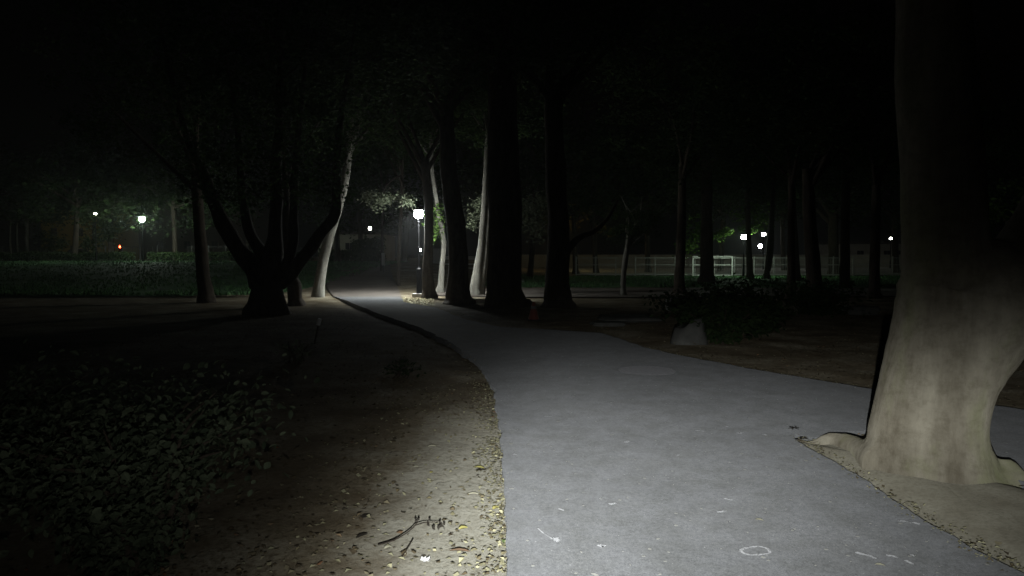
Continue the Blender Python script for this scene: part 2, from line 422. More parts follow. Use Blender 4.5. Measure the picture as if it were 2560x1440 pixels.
o = g.build('grass', M_BLADE); o['kind'] = 'stuff'; tag(o, 'rough green grass blades standing on the dark lawns', 'grass')

# ------------------------------------------------------------------ point-in-polygon for scattering
AS = [(p.x, p.y) for p in left + far + island]
def inside(x, y, poly=AS):
    c = False; m = len(poly); j = m - 1
    for i in range(m):
        xi, yi = poly[i]; xj, yj = poly[j]
        if (yi > y) != (yj > y) and x < (xj - xi) * (y - yi) / (yj - yi) + xi: c = not c
        j = i
    return c
# leaf litter: many, countless; drifts along the asphalt edge
litter = MB()
drift = MB()
def litleaf(x, y, z, s, tilt=0.25, g=None):
    g = g or litter
    nn = Vector((random.gauss(0, tilt), random.gauss(0, tilt), 1))
    g.leaf(Vector((x, y, z)), s, nn, random.uniform(0, 6.28), random.uniform(0.25, 0.45), random.uniform(-0.1, 0.25))
cnt = 0
while cnt < 24000:
    y = 2.2 + 16 * random.random() ** 1.6; x = random.uniform(-7, 9) if random.random() < 0.75 else random.uniform(-16, 14)
    if inside(x, y): continue
    dn = noise.noise(Vector((x * 0.9, y * 0.9, 4)))
    ex = x - G(1262, 1200).x
    if -0.75 < ex < 0 and y < 6 and random.random() < 0.8 : continue
    if dn < -0.12 and random.random() < 0.7: continue
    litleaf(x, y, 0.006 + 0.018 * random.random(), random.uniform(0.014, 0.045)); cnt += 1
for _ in range(2000):      # drift on the left edge of the asphalt
    py = random.uniform(930, 1440) if random.random() < 0.7 else random.uniform(960, 1150)
    i = 0
    e = [(1440, 1268), (1250, 1264), (1080, 1252), (980, 1236), (905, 1192)]
    for (ya, xa), (yb, xb) in zip(e, e[1:]):
        if yb <= py <= ya: px = xb + (xa - xb) * (py - yb) / (ya - yb)
    d = 1500 / (py - 640)
    c_ = 0.5 + 0.5 * noise.noise(Vector((py * 0.017, 0, 0)))
    p = G(px, py); off = -abs(random.gauss(0, 0.05 + 0.09 * c_ * (1.6 if py < 1160 else 0.7))) + 0.014
    if random.random() < c_ * 1.3: litleaf(p.x + off, p.y, 0.006 + 0.012 * random.random(), random.uniform(0.012, 0.034), 0.22, drift)
for _ in range(800):       # paler leaves thinly over the trampled verge
    y_ = random.uniform(2.9, 8); litleaf(G(1262, 1200).x - 0.9 * random.random() ** 1.3 * (1 + y_ * .12), y_, 0.004 + 0.01 * random.random(), random.uniform(0.012, 0.04), 0.25, drift)
for _ in range(900):       # crumbs and leaf bits along the right hand edges of the asphalt
    ed = [G(*q) for q in ((1990, 1100), (2090, 1166), (2250, 1272), (2400, 1368), (2560, 1452))] if random.random() < .5 else [G(*q) for q in ((1600, 870), (1700, 893), (1950, 941), (2200, 981))]
    k_ = random.randrange(len(ed) - 1); p = ed[k_].lerp(ed[k_ + 1], random.random())
    litleaf(p.x + random.gauss(.02, .05), p.y + random.gauss(.02, .05), 0.034 + 0.004 * random.random(), random.uniform(0.008, 0.026), 0.2, drift)
for _ in range(900):       # gravelly soil with leaves under the lamp
    p = G(random.uniform(1005, 1085), random.uniform(745, 764)); litleaf(p.x, p.y, 0.004 + 0.008 * random.random(), random.uniform(0.03, 0.07), 0.3, drift)
o = litter.build('leaf_litter', M_LITTER); o['kind'] = 'stuff'; tag(o, 'brown fallen leaves scattered thinly over the bare dark soil', 'leaf litter')
o = drift.build('leaf_drift', M_DRIFT); o['kind'] = 'stuff'; tag(o, 'yellowish crumbled leaf drift lying along the left asphalt edge', 'leaf litter')
g = MB()
for _ in range(1000):       # pale crumbs on the asphalt
    y = 2.6 + 11 * random.random() ** 1.4; x = random.uniform(-0.1, 3.6) * (0.6 + y / 10)
    if not inside(x, y): continue
    s = random.uniform(0.005, 0.014) * (1.9 if random.random() < 0.12 else 1)
    a = random.uniform(0, 6.28); q = Vector((x, y, 0.0345))
    m = random.randint(4, 6); st = random.uniform(0.3, 1)
    vs = []
    for k in range(m):
        an = 6.28 * k / m; r = s * random.uniform(0.6, 1.1); u = math.cos(an) * r; w = math.sin(an) * r * st
        vs.append(q + Vector((u * math.cos(a) - w * math.sin(a), u * math.sin(a) + w * math.cos(a), 0)))
    g.add(vs, [tuple(range(m))])
o = g.build('pavement_crumbs', M_CRUMB); o['kind'] = 'stuff'; tag(o, 'pale petals and crumbs strewn over the grey asphalt', 'crumbs')

# chalk marks, each a thing
def poly_line(g, pts, w, z=0.0345, seed=0):
    pts = [Vector((p.x, p.y, z)) for p in pts]; pts, _ = resample(pts, [0] * len(pts), 5)
    vs = []; fs = []
    for i, p in enumerate(pts):
        a = pts[max(0, i - 1)]; b = pts[min(len(pts) - 1, i + 1)]; t = (b - a).normalized(); nn = Vector((-t.y, t.x, 0))
        ww = w * (0.75 + 0.5 * noise.noise(Vector((i * 0.9, seed, 0)))) * (0.4 if i in (0, len(pts) - 1) else 1)
        vs += [p + nn * ww, p - nn * ww]
    for i in range(len(pts) - 1): fs.append((2 * i, 2 * i + 1, 2 * i + 3, 2 * i + 2))
    g.add(vs, fs)
def chalk(pix, w, label, closed=False):
    g = MB(); p = [G(a, b, 0.03) for a, b in pix]
    if closed: p.append(p[0])
    poly_line(g, p, w * 1.9, seed=pix[0][0] * 0.1); o = g.build('chalk_mark', M_CHALK, loc=(p[0].x, p[0].y, 0.03))
    return tag(o, label, 'chalk mark', 'white marks on the asphalt')
chalk([(1850, 1378), (1868, 1371), (1895, 1368), (1917, 1373), (1924, 1383), (1905, 1388), (1878, 1389), (1860, 1385)], 0.0055, 'white chalk oval ring drawn on the asphalt near the bottom edge', True)
chalk([(2138, 1382), (2155, 1387), (2172, 1391), (2190, 1399)], 0.008, 'long white dash on the asphalt, right of the chalk oval')
chalk([(1344, 1322), (1358, 1334), (1368, 1341), (1382, 1350)], 0.003, 'thin broken white chalk line trailing into the white splash')
chalk([(1497, 1368), (1504, 1366), (1512, 1368)], 0.013, 'small square white blob between splash and chalk oval')
chalk([(1792, 1281), (1802, 1281), (1815, 1278)], 0.007, 'short thick white dash level with the small twig shadows')
chalk([(1810, 1247), (1820, 1250), (1832, 1252)], 0.006, 'short white double dash just above the thick dash')
chalk([(1522, 1262), (1530, 1261), (1540, 1259)], 0.008, 'lone white smudge in the middle of the asphalt')
chalk([(1560, 1106), (1566, 1106), (1572, 1103)], 0.011, 'bright white hook shaped mark farther up the asphalt')
chalk([(1361, 1041), (1370, 1042), (1380, 1042)], 0.006, 'short white dash on the left near the far asphalt')
chalk([(1396, 1273), (1402, 1275), (1410, 1278)], 0.005, 'small pair of white dots left of the lone smudge')
chalk([(1290, 1138), (1287, 1137), (1283, 1136)], 0.007, 'tiny white dash beside the leaf drift at the asphalt edge')
chalk([(1502, 1246), (1498, 1249)], 0.002, 'hair thin white scratch above the lone smudge')
chalk([(1689, 1139), (1692, 1139), (1696, 1140)], 0.012, 'round white dot at the centre of the wide asphalt')
chalk([(2246, 1304), (2262, 1305), (2278, 1310)], 0.005, 'pale streak touching the kerb soil below the big trunk')
chalk([(2282, 1307), (2290, 1310), (2300, 1312)], 0.009, 'pale flattened scrap at the end of the streak by the soil')
chalk([(2262, 1402), (2272, 1407), (2284, 1413)], 0.006, 'pale curved dash at lower right of the asphalt')
chalk([(2278, 1388), (2282, 1393)], 0.008, 'small pale comma between dash and soil edge')
chalk([(2216, 1391), (2230, 1391), (2244, 1397)], 0.006, 'pale wavy dash right of the long white dash')
chalk([(1738, 1077), (1752, 1077), (1760, 1079)], 0.007, 'white dotted dash farther up, left of three dots')
chalk([(1842, 1083), (1850, 1085), (1856, 1082)], 0.008, 'white ragged splash below the three far dots')
chalk([(1908, 1086), (1916, 1090)], 0.010, 'faint white patch right of the ragged splash')
chalk([(1814, 1067), (1820, 1068)], 0.012, 'white dot highest of the far group on the asphalt')
g = MB(); c0 = G(1390, 1350, 0.0345)
for k in range(9):
    a = random.uniform(0, 6.28); r = random.uniform(0.018, 0.042)
    q = c0 + Vector((random.uniform(-.008, .008), random.uniform(-.012, .012), 0.0003 * k))
    g.add([q + Vector((math.cos(a) * r, math.sin(a) * r * 0.9, 0)), q + Vector((math.cos(a + 2.6) * r * .4, math.sin(a + 2.6) * r * .6, 0)), q + Vector((math.cos(a + 3.6) * r * .4, math.sin(a + 3.6) * r * .6, 0))], [(0, 1, 2)])
tag(g.build('chalk_mark', M_CHALK, loc=c0), 'star shaped white splash with ragged edges on near asphalt', 'chalk mark', 'white marks on the asphalt')

# fallen leaves one can point at
def fallen(px, py, size, m, label, ang, wide=0.4, z=None, tilt=(0.15, -0.2)):
    zz = 0.036 if inside(*G(px, py)[:2]) else 0.014
    p = G(px, py, zz); g = MB(); t = Vector((math.cos(ang), math.sin(ang), 0)); w = Vector((-t.y, t.x, 0))
    N = 7; vs = []; fs = []
    for i in range(N + 1):
        u = i / N; ww = size * wide * math.sin(math.pi * min(1, u * 0.93 + 0.05)) ** 0.8 * (1 + 0.12 * math.sin(u * 19))
        c = p + t * (u - 0.5) * size + Vector((0, 0, 0.05 * size * math.sin(u * 3)))
        vs += [c + w * ww + Vector((0, 0, 0.16 * ww + size * tilt[0] * .3)), c, c - w * ww + Vector((0, 0, 0.22 * ww))]
    for i in range(N):
        a = 3 * i; fs += [(a, a + 1, a + 4, a + 3), (a + 1, a + 2, a + 5, a + 4)]
    g.add(vs, fs); o = g.build('fallen_leaf', m, loc=p)
    return tag(o, label, 'leaf', 'single fallen leaves near the asphalt edge')
fallen(1150, 1378, 0.11, M_BLEAF, 'large orange brown leaf lying on pale soil below the yellow leaf', -0.15, 0.15, tilt=(0, 0))
fallen(1158, 1321, 0.05, M_YLEAF, 'yellow leaf on bare soil right of the twig', 0.4)
fallen(1262, 1355, 0.055, M_GLEAF, 'fresh light green leaf at the edge of the asphalt', 1.9, 0.3)
fallen(970, 1369, 0.04, M_PLEAF, 'cream oval leaf left of the white tissue', 0.7)
fallen(1006, 1384, 0.035, M_PLEAF, 'small cream leaf directly beside the thin stick', 2.6)
fallen(1197, 1170, 0.08, M_YLEAF, 'curled tan leaf throwing a dark shadow on bare soil', 2.9, 0.3)
fallen(1079, 1181, 0.028, M_YLEAF, 'tiny bright yellow leaf alone on dark soil', 1.0, 0.5)
fallen(1040, 1167, 0.035, M_PLEAF, 'pale beige leaf left of the tiny yellow one', 0.2)
fallen(1080, 1116, 0.06, M_PLEAF, 'pale two lobed leaf high up on the soil verge', 0.1, 0.3)
fallen(1240, 1270, 0.05, M_YLEAF, 'crumpled yellowish leaf in the drift beside the asphalt', 0.8)
fallen(1183, 1235, 0.06, M_PLEAF, 'whitish green leaf flat on trampled soil', 0.0, 0.2)
fallen(1898, 1300, 0.045, M_PLEAF, 'cream leaf on asphalt above the chalk oval', 2.7, 0.28)
fallen(2200, 1413, 0.045, M_PLEAF, 'beige leaf under the long white dash', 2.8, 0.3)
fallen(2118, 1138, 0.08, M_PLEAF, 'pale yellow leaf on soil tip beside the big trunk', 0.6, 0.32)
fallen(2109, 1146, 0.05, M_YLEAF, 'small cream leaf tucked under the pale yellow one by the trunk', 2.2, 0.4)
fallen(915, 1292, 0.07, M_DLEAF, 'blackish curled leaf on the far left soil', 0.7, 0.25)
fallen(905, 1340, 0.07, M_DLEAF, 'second blackish leaf, nearest the shadowed bush', 0.8, 0.2)
fallen(1203, 1176, 0.07, M_DLEAF, 'dark brown leaf half under the curled tan leaf', 0.3, 0.22)
# crumpled tissue
g = MB(); c0 = G(1066, 1400, 0.02)
for k in range(14):
    a = random.uniform(0, 6.28); r = random.uniform(0.012, 0.032); h = random.uniform(0, 0.022)
    q = c0 + Vector((random.uniform(-.012, .012), random.uniform(-.01, .01), -0.005))
    g.add([q, q + Vector((math.cos(a) * r, math.sin(a) * r, h)), q + Vector((math.cos(a + 1.1) * r, math.sin(a + 1.1) * r, h * .4))], [(0, 1, 2)])
tag(g.build('crumpled_tissue', M_PAPER, loc=c0), 'small crumpled white tissue lying on the soil verge', 'tissue')
# twig with dark shrivelled leaves
g = MB(); pp = [(945, 1362), (985, 1350), (1018, 1331), (1038, 1313), (1045, 1300)]
pts = [G(a, b, 0.02 + 0.012 * i) for i, (a, b) in enumerate(pp)]
q, r = resample(pts, [0.004, 0.004, 0.0035, 0.003, 0.002], 4); g.tube(q, r, 6, 0.2)
pp = [(1038, 1313), (1060, 1306), (1080, 1305), (1100, 1306), (1112, 1325)]
pts = [G(a, b, 0.05 - 0.006 * i) for i, (a, b) in enumerate(pp)]
q, r = resample(pts, [0.003, 0.0025, 0.002, 0.002, 0.001], 4); g.tube(q, r, 6, 0.2)
root = thing('fallen_twig', G(1020, 1331, 0.0), 'dry forked twig with black shrivelled leaves lying on the soil', 'twig')
g.build('stem', M_TWIG, root)
for (a, b) in ((1045, 1302), (1072, 1302), (1098, 1309), (1108, 1306), (1083, 1312)):
    g = MB(); g.leaf(G(a - 4, b + 4, 0.04), 0.028, Vector((random.uniform(-1, 1), -1, .5)), random.uniform(0, 6), 0.3); g.leaf(G(a, b, 0.045), 0.02, Vector((0.4, -1, .3)), random.uniform(0, 6), 0.35)
    g.build('leaf', M_DLEAF, root)
g = MB(); pts = [G(1005, 1392, 0.02), G(1018, 1372, 0.025), G(1033, 1346, 0.02)]; q, r = resample(pts, [0.003] * 3, 4); g.tube(q, r, 6, 0.2)
tag(g.build('fallen_stick', M_TWIG, loc=pts[1]), 'thin straight stick on the soil below the forked twig', 'stick')
# little dark sprigs at the tip of the tree island
for (a, b, lab) in ((1984, 1071, 'tiny dark sprig lying on asphalt off the island tip'), (2003, 1098, 'tiny dark sprig lying on the soil tip of the island')):
    g = MB(); c0 = G(a, b, 0.035)
    for k in range(9):
        g.leaf(c0 + Vector((random.uniform(-.04, .04), random.uniform(-.03, .03), 0.004)), random.uniform(.02, .04), Vector((random.uniform(-.4, .4), random.uniform(-.4, .4), 1)), random.uniform(0, 6.28), .3)
    g.tube([c0 + Vector((-.05, -.01, .003)), c0 + Vector((.05, .01, .006))], [.002, .002], 5)
    tag(g.build('dark_sprig', M_DLEAF, loc=c0), lab, 'sprig')
# manhole cover
c0 = G(1617, 926, 0.0345); g = MB()
g.lathe(c0, [(0, 0.36), (0.004, 0.36), (0.004, 0.335), (0.001, 0.33), (0.001, 0.31), (0.004, 0.305), (0.004, 0.0)], 28)
tag(g.build('manhole_cover', flat('cast_iron', (0.155, 0.155, 0.165), 0.8, 0.2, 0, .3, 20, 1.0), loc=c0), 'round dark manhole cover set in the far asphalt', 'manhole cover')

# ------------------------------------------------------------------ crowns
def crown_mesh(name, nclump, per, rad, leafs, seed, clump_r=0.9):
    rnd = random.Random(seed); g = MB()
    for c in range(nclump):
        while True:
            q = Vector((rnd.uniform(-1, 1), rnd.uniform(-1, 1), rnd.uniform(-1, 1)))
            if 0.25 < q.length < 1: break
        cc = Vector((q.x * rad[0], q.y * rad[1], q.z * rad[2])); cr = clump_r * rnd.uniform(0.6, 1.4)
        for k in range(per):
            p = cc + Vector((rnd.gauss(0, .5), rnd.gauss(0, .5), rnd.gauss(0, .32))) * cr
            nn = Vector((rnd.gauss(0, .6), rnd.gauss(0, .6), 1))
            g.leaf(p, leafs * rnd.uniform(.6, 1.35), nn, rnd.uniform(0, 6.28), rnd.uniform(.3, .5), 0.15)
    me = bpy.data.meshes.new(name); me.from_pydata([tuple(v) for v in g.v], [], g.f); me.update(); me.materials.append(M_LEAF)
    return me
CM = [crown_mesh('crown_wide', 130, 95, (4.6, 4.6, 3.0), 0.145, 1), crown_mesh('crown_tall', 120, 95, (3.4, 3.4, 4.2), 0.145, 2),
      crown_mesh('crown_small', 60, 90, (2.4, 2.4, 1.9), 0.13, 3, 0.7), crown_mesh('crown_far', 90, 40, (5.5, 5.5, 4.2), 0.34, 4, 1.3)]
def put_crown(parent, kind, c, rz, sc=(1, 1, 1)):
    o = bpy.data.objects.new('crown', CM[kind]); COL.objects.link(o); o.parent = parent
    o.location = Vector(c) - Vector(parent['_o']); o.rotation_euler = (0, 0, rz); o.scale = sc; return o
def spray(parent, centres, n, leafs, m, name='crown', seed=1):
    rnd = random.Random(seed); g = MB()
    for (c, r) in centres:
        for k in range(n):
            p = Vector(c) + Vector((rnd.gauss(0, .45), rnd.gauss(0, .45), rnd.gauss(0, .35))) * r
            g.leaf(p, leafs * rnd.uniform(.6, 1.3), Vector((rnd.gauss(0, .8), rnd.gauss(0, .8), 1)), rnd.uniform(0, 6.28), rnd.uniform(.3, .5), .15)
    return g.build(name, m, parent)
def px_path(lst, d, dd=None):
    pts = []; rads = []
    for i, (x, y, w) in enumerate(lst):
        k = d if dd is None else d + dd[i]
        pts.append(P(x, y, k)); rads.append(w * 0.5 * k / FPX)
    return pts, rads
NT = [0]; TREES = []
def tree(label, stems, d, crown=None, bark=None, name='broadleaf_tree', lobes=0.10, amp=0.12, seg=16, branches=5, base_drop=0.25, top=None, group=None):
    """stems: the first is the trunk (foot to top), each a list of (px, py, width px) seen at distance d."""
    NT[0] += 1; sd = NT[0] * 1.37; rnd = random.Random(NT[0])
    x, y, w = stems[0][0]; foot = P(x, y, d); gz = terr(foot.x, foot.y)
    root = thing(name, (foot.x, foot.y, gz), label, 'tree', group)
    g = MB()
    for si, st in enumerate(stems):
        pts, rads = px_path(st, d)
        if si == 0:
            r0 = rads[1] if len(rads) > 1 else rads[0]
            pts = [Vector((foot.x, foot.y, gz - base_drop)), Vector((foot.x, foot.y, gz + 0.02))] + pts[1:]
            rads = [rads[0] * 1.12, rads[0]] + rads[1:]
            q, r = resample(pts, rads, 6)
            lb = [lobes * max(0.15, 1 - max(0, p.z - gz) / 0.9) for p in q]
            g.tube(q, r, seg, amp, lb, 5, sd)
            tip = (pts[-1], rads[-1])
        else:
            q, r = resample(pts, rads, 5); g.tube(q, r, max(8, seg - 4), amp, 0.0, 5, sd + si)
    ends = []
    if crown:
        kind, cz, sc = crown[:3]; off = crown[3] if len(crown) > 3 else (0, 0)
        t, tr = tip; rr = (4, 3.2, 2.2, 5)[kind] * sc[0]
        for k in range(branches):
            a = rnd.uniform(0, 6.28); s = t.lerp(Vector((foot.x, foot.y, gz)), rnd.uniform(0, 0.2))
            e = Vector((t.x + off[0] + math.cos(a) * rr * .8, t.y + off[1] + math.sin(a) * rr * .8, cz + rnd.uniform(-.8, 1.6)))
            m = s.lerp(e, .5) + Vector((rnd.uniform(-.4, .4), rnd.uniform(-.4, .4), rnd.uniform(0, .5)))
            q, r = resample([s, m, e], [tr * .55, tr * .32, tr * .1], 4); g.tube(q, r, 7, 0.15, 0, 5, k)
    TREES.append(root)
    g.build('trunk', bark or M_BARK, root, smooth=True)
    if crown:
        put_crown(root, kind, (tip[0].x + off[0], tip[0].y + off[1], cz), rnd.uniform(0, 6.28), sc)
    return root

# ---- the big tree on the right, close by
D0 = 4.7
prof = [(1330, 2120, 2575), (1282, 2132, 2552), (1240, 2146, 2522), (1200, 2160, 2488), (1150, 2171, 2464), (1100, 2179, 2450), (1050, 2189, 2448), (1000, 2200, 2457), (950, 2211, 2473), (900, 2222, 2500), (850, 2234, 2532), (800, 2245, 2566), (750, 2256, 2605), (700, 2275, 2590), (655, 2310, 2520), (610, 2350, 2440)]
st = [((a + b) / 2, y, b - a) for y, a, b in prof]
root = thing('broadleaf_tree', P(2330, 1250, D0), 'massive leaning pale brown trunk forking at head height on the right', 'tree')
g = MB()
def clumpy(g, st, lobes, n, amp=0.07, seg=56, seed=3.0):
    pts, rads = px_path(st, D0); q, r = resample(pts, rads, n)
    lb = [lobes * max(0.12, 1 - max(0, p.z) / 0.8) for p in q]
    g.tube(q, r, seg, amp, lb, 5, seed, True, 3.2)
clumpy(g, st, 0.06, 8)
clumpy(g, [(2380, 850, 250), (2372, 760, 232), (2366, 680, 205), (2358, 560, 188), (2350, 400, 182), (2338, 200, 176), (2330, -60, 160), (2330, -500, 130)], 0.0, 8, seed=5.1)
clumpy(g, [(2420, 880, 190), (2490, 790, 205), (2560, 690, 200), (2640, 560, 190), (2710, 400, 180), (2780, 200, 160), (2850, -100, 130)], 0.0, 8, seed=8.2)
# surface roots
for rt in ([(2215, 1170, 110), (2140, 1120, 62), (2085, 1100, 46), (2030, 1106, 20), (2000, 1100, 6)],):
    pts = []; rads = []
    for (x, y, w) in rt:
        p = G(x, y + w * 0.15, 0.0); pts.append(Vector((p.x, p.y, -0.02 + w * 0.0007))); rads.append(w * 0.5 * p.y / FPX)
    q, r = resample(pts, rads, 8); g.tube(q, r, 20, 0.12, 0, 5, 2)
pts = [P(2500, 1240, 4.6), P(2570, 1290, 4.4), P(2680, 1340, 4.3)]; pts = [Vector((p.x, p.y, z)) for p, z in zip(pts, (0.02, -0.02, -0.06))]
q, r = resample(pts, [0.11, 0.07, 0.04], 8); g.tube(q, r, 20, 0.12, 0, 5, 2)
o_ = g.build('trunk', M_BARKB, root, smooth=True)
md = o_.modifiers.new('grow_together', 'REMESH'); md.mode = 'VOXEL'; md.voxel_size = 0.022; md.use_smooth_shade = True
md = o_.modifiers.new('soften', 'SMOOTH'); md.factor = 0.5; md.iterations = 8
put_crown(root, 0, (4.4, 6.5, 8.6), 0.4, (1.3, 1.3, 1.0))

# ---- the island's soil, a low mound round the foot
g = MB(); c0 = Vector((3.0, 4.2, 0)); vs = []; fs = []
NR, NA = 10, 48
isl = [G(1992, 1101), G(2090, 1162), G(2250, 1267), G(2400, 1362), G(2560, 1446), G(2900, 1640), G(3300, 1440), G(2700, 1262), G(2560, 1224), G(2470, 1192), G(2380, 1134), G(2250, 1103), G(2180, 1088), G(2100, 1094), G(2040, 1108)]
isl, _ = resample(isl + [isl[0]], [0] * (len(isl) + 1), 4); c0 = Vector((sum(p.x for p in isl) / len(isl), sum(p.y for p in isl) / len(isl), 0))
for i in range(NR + 1):
    for p in isl[:-1]:
        t = i / NR; q = p.lerp(c0, t); z = -0.01 + 0.055 * (1 - (1 - t) ** 3) + 0.012 * noise.noise(q * 3) + 0.006 * noise.noise(q * 11)
        vs.append((q.x, q.y, z))
m_ = len(isl) - 1
for i in range(NR):
    for k in range(m_): k2 = (k + 1) % m_; fs.append((i * m_ + k, i * m_ + k2, (i + 1) * m_ + k2, (i + 1) * m_ + k))
g.add(vs, fs)
def b_isl(nt, n, l, bs):
    std(bs, 0.95, 0.1, 1.0)
    a = ramp(nt, tex_noise(nt, 2.2, 8, 0.65), [(0.35, (0.14, 0.128, 0.098)), (0.65, (0.215, 0.205, 0.165))])
    f = tex_noise(nt, 40, 6, 0.75)
    l.new(mixc(nt, ramp(nt, f, [(0.35, (0.6, 0.6, 0.6)), (0.55, (0, 0, 0))]), a, (0.10, 0.09, 0.07)), bs.inputs['Base Color']); bump(nt, bs, f, 0.6, 0.01)
structure(g.build('bare_soil', mat('bare_soil', b_isl), smooth=True))

# ---- left group
tree('slender dark trunk standing alone left of the many-stemmed tree', [[(515, 756, 46), (514, 725, 36), (508, 690, 32), (505, 640, 30), (498, 560, 26), (490, 430, 24)]], 22, (1, 7.5, (.8, .8, .8), (-1.5, 0)))
tree('thick black tree with five spreading limbs rising from one low bole',
     [[(675, 786, 100), (676, 750, 86), (674, 715, 84), (676, 680, 78), (682, 640, 50), (690, 560, 34), (692, 430, 28), (700, 250, 20), (705, 60, 10)],
      [(655, 705, 58), (628, 665, 46), (592, 620, 42), (560, 560, 38), (535, 510, 34), (508, 440, 28), (470, 350, 20), (430, 200, 12), (400, 60, 5)],
      [(672, 690, 46), (655, 640, 32), (628, 590, 26), (612, 530, 24), (600, 420, 18), (590, 280, 12), (560, 120, 5)],
      [(695, 700, 44), (718, 665, 30), (733, 610, 24), (735, 520, 22), (742, 380, 16), (760, 200, 9), (770, 60, 4)],
      [(700, 712, 40), (738, 672, 32), (775, 622, 29), (812, 572, 27), (838, 530, 26), (840, 470, 24), (848, 330, 18), (870, 180, 10), (890, 40, 4)]],
     17.6, (0, 6.9, (.9, .9, .75)), amp=0.38, lobes=0.16)
spray(TREES[-1], [(P(a_, b_, 17.0), .62) for a_, b_ in ((455, 330), (480, 410), (500, 470), (530, 380), (560, 450), (590, 500), (600, 400), (640, 480), (645, 380), (690, 440), (700, 350), (740, 470), (745, 390), (790, 440), (800, 360), (830, 480), (850, 400), (870, 340), (540, 300), (620, 300), (700, 260), (780, 280), (850, 260), (440, 240), (520, 200))], 170, 0.11, M_LEAF, 'foliage', 51)
tree('knobbly dark stem growing just right of the many-stemmed tree', [[(740, 764, 44), (738, 745, 34), (738, 715, 36), (730, 690, 27), (722, 640, 20), (716, 540, 18), (712, 420, 16)]], 20.6, (2, 6.5, (.9, .9, .9)), amp=0.3, lobes=0.2)
tree('pale leaning trunk lit by the lamp at the left of the path',
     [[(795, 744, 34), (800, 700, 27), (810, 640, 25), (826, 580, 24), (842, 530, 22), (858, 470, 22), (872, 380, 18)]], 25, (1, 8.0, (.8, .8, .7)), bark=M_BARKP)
tree('dark distant trunk behind the pale leaning one', [[(845, 672, 20), (844, 640, 15), (842, 580, 13), (840, 480, 12)]], 58, (3, 9.5, (.9, .9, .9)))
r_ = tree('thin young tree beside the white notice board', [[(955, 676, 9), (955, 640, 7), (956, 580, 6), (957, 530, 6), (960, 480, 5)]], 44, (2, 7.6, (1.0, 1.0, .8)))
# ---- row at the lamp
tree('dark slim trunk right behind the lit lamp post',
     [[(1074, 746, 44), (1072, 720, 30), (1069, 680, 27), (1071, 630, 24), (1072, 570, 22), (1072, 530, 21), (1069, 480, 22), (1062, 400, 22)]], 24.3, (1, 8.4, (.9, .9, .7)))
t7 = tree('pale curved trunk with ivy shoots, between two black trunks',
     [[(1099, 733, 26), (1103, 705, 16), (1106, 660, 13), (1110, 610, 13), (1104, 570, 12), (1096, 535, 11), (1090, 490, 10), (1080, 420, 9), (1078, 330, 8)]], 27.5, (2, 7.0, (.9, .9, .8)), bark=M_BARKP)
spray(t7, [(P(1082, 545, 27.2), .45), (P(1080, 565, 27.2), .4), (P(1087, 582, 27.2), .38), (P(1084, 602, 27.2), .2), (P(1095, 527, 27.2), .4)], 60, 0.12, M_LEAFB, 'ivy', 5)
tree('tall black trunk leaning left, third right of the lamp',
     [[(1146, 760, 80), (1145, 738, 60), (1146, 690, 50), (1146, 640, 50), (1141, 570, 46), (1132, 510, 44), (1120, 400, 40), (1116, 250, 34)]], 21.3, (0, 8.6, (1, 1, .8)))
tree('pale lit trunk beside the thickest black trunk',
     [[(1190, 741, 42), (1191, 715, 33), (1196, 670, 25), (1203, 620, 18), (1207, 570, 17), (1211, 520, 17), (1215, 430, 14), (1222, 300, 11)],
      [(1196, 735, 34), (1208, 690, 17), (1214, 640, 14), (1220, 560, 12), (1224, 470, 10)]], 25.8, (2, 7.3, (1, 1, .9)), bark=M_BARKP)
t9 = TREES[-1]
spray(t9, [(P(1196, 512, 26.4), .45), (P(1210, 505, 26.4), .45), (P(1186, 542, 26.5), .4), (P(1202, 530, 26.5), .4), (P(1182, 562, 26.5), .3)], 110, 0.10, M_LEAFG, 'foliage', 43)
tree('thickest black trunk of the row with wide flared foot',
     [[(1264, 770, 128), (1262, 750, 104), (1260, 715, 90), (1261, 660, 84), (1262, 590, 84), (1262, 520, 84), (1258, 400, 78), (1254, 200, 70), (1250, 60, 60)]], 20.2, (0, 9.4, (1.1, 1.1, .9)), lobes=0.12)
tree('black trunk with a branch curving right, right of the thickest trunk',
     [[(1396, 768, 88), (1395, 745, 70), (1394, 700, 60), (1396, 640, 56), (1396, 560, 54), (1392, 480, 52), (1386, 340, 48), (1384, 180, 40)],
      [(1402, 655, 30), (1424, 618, 18), (1452, 592, 14), (1486, 578, 12), (1520, 545, 9), (1545, 500, 6)]], 20.2, (0, 9.0, (1, 1, .85)))
tree('small pruned tree with pale stem and low dark crown',
     [[(1559, 744, 18), (1558, 715, 14), (1560, 680, 13), (1564, 645, 14), (1570, 600, 10)]], 25.3, (2, 2.6, (.50, .50, .36), (0.1, 0)), bark=M_BARKP)
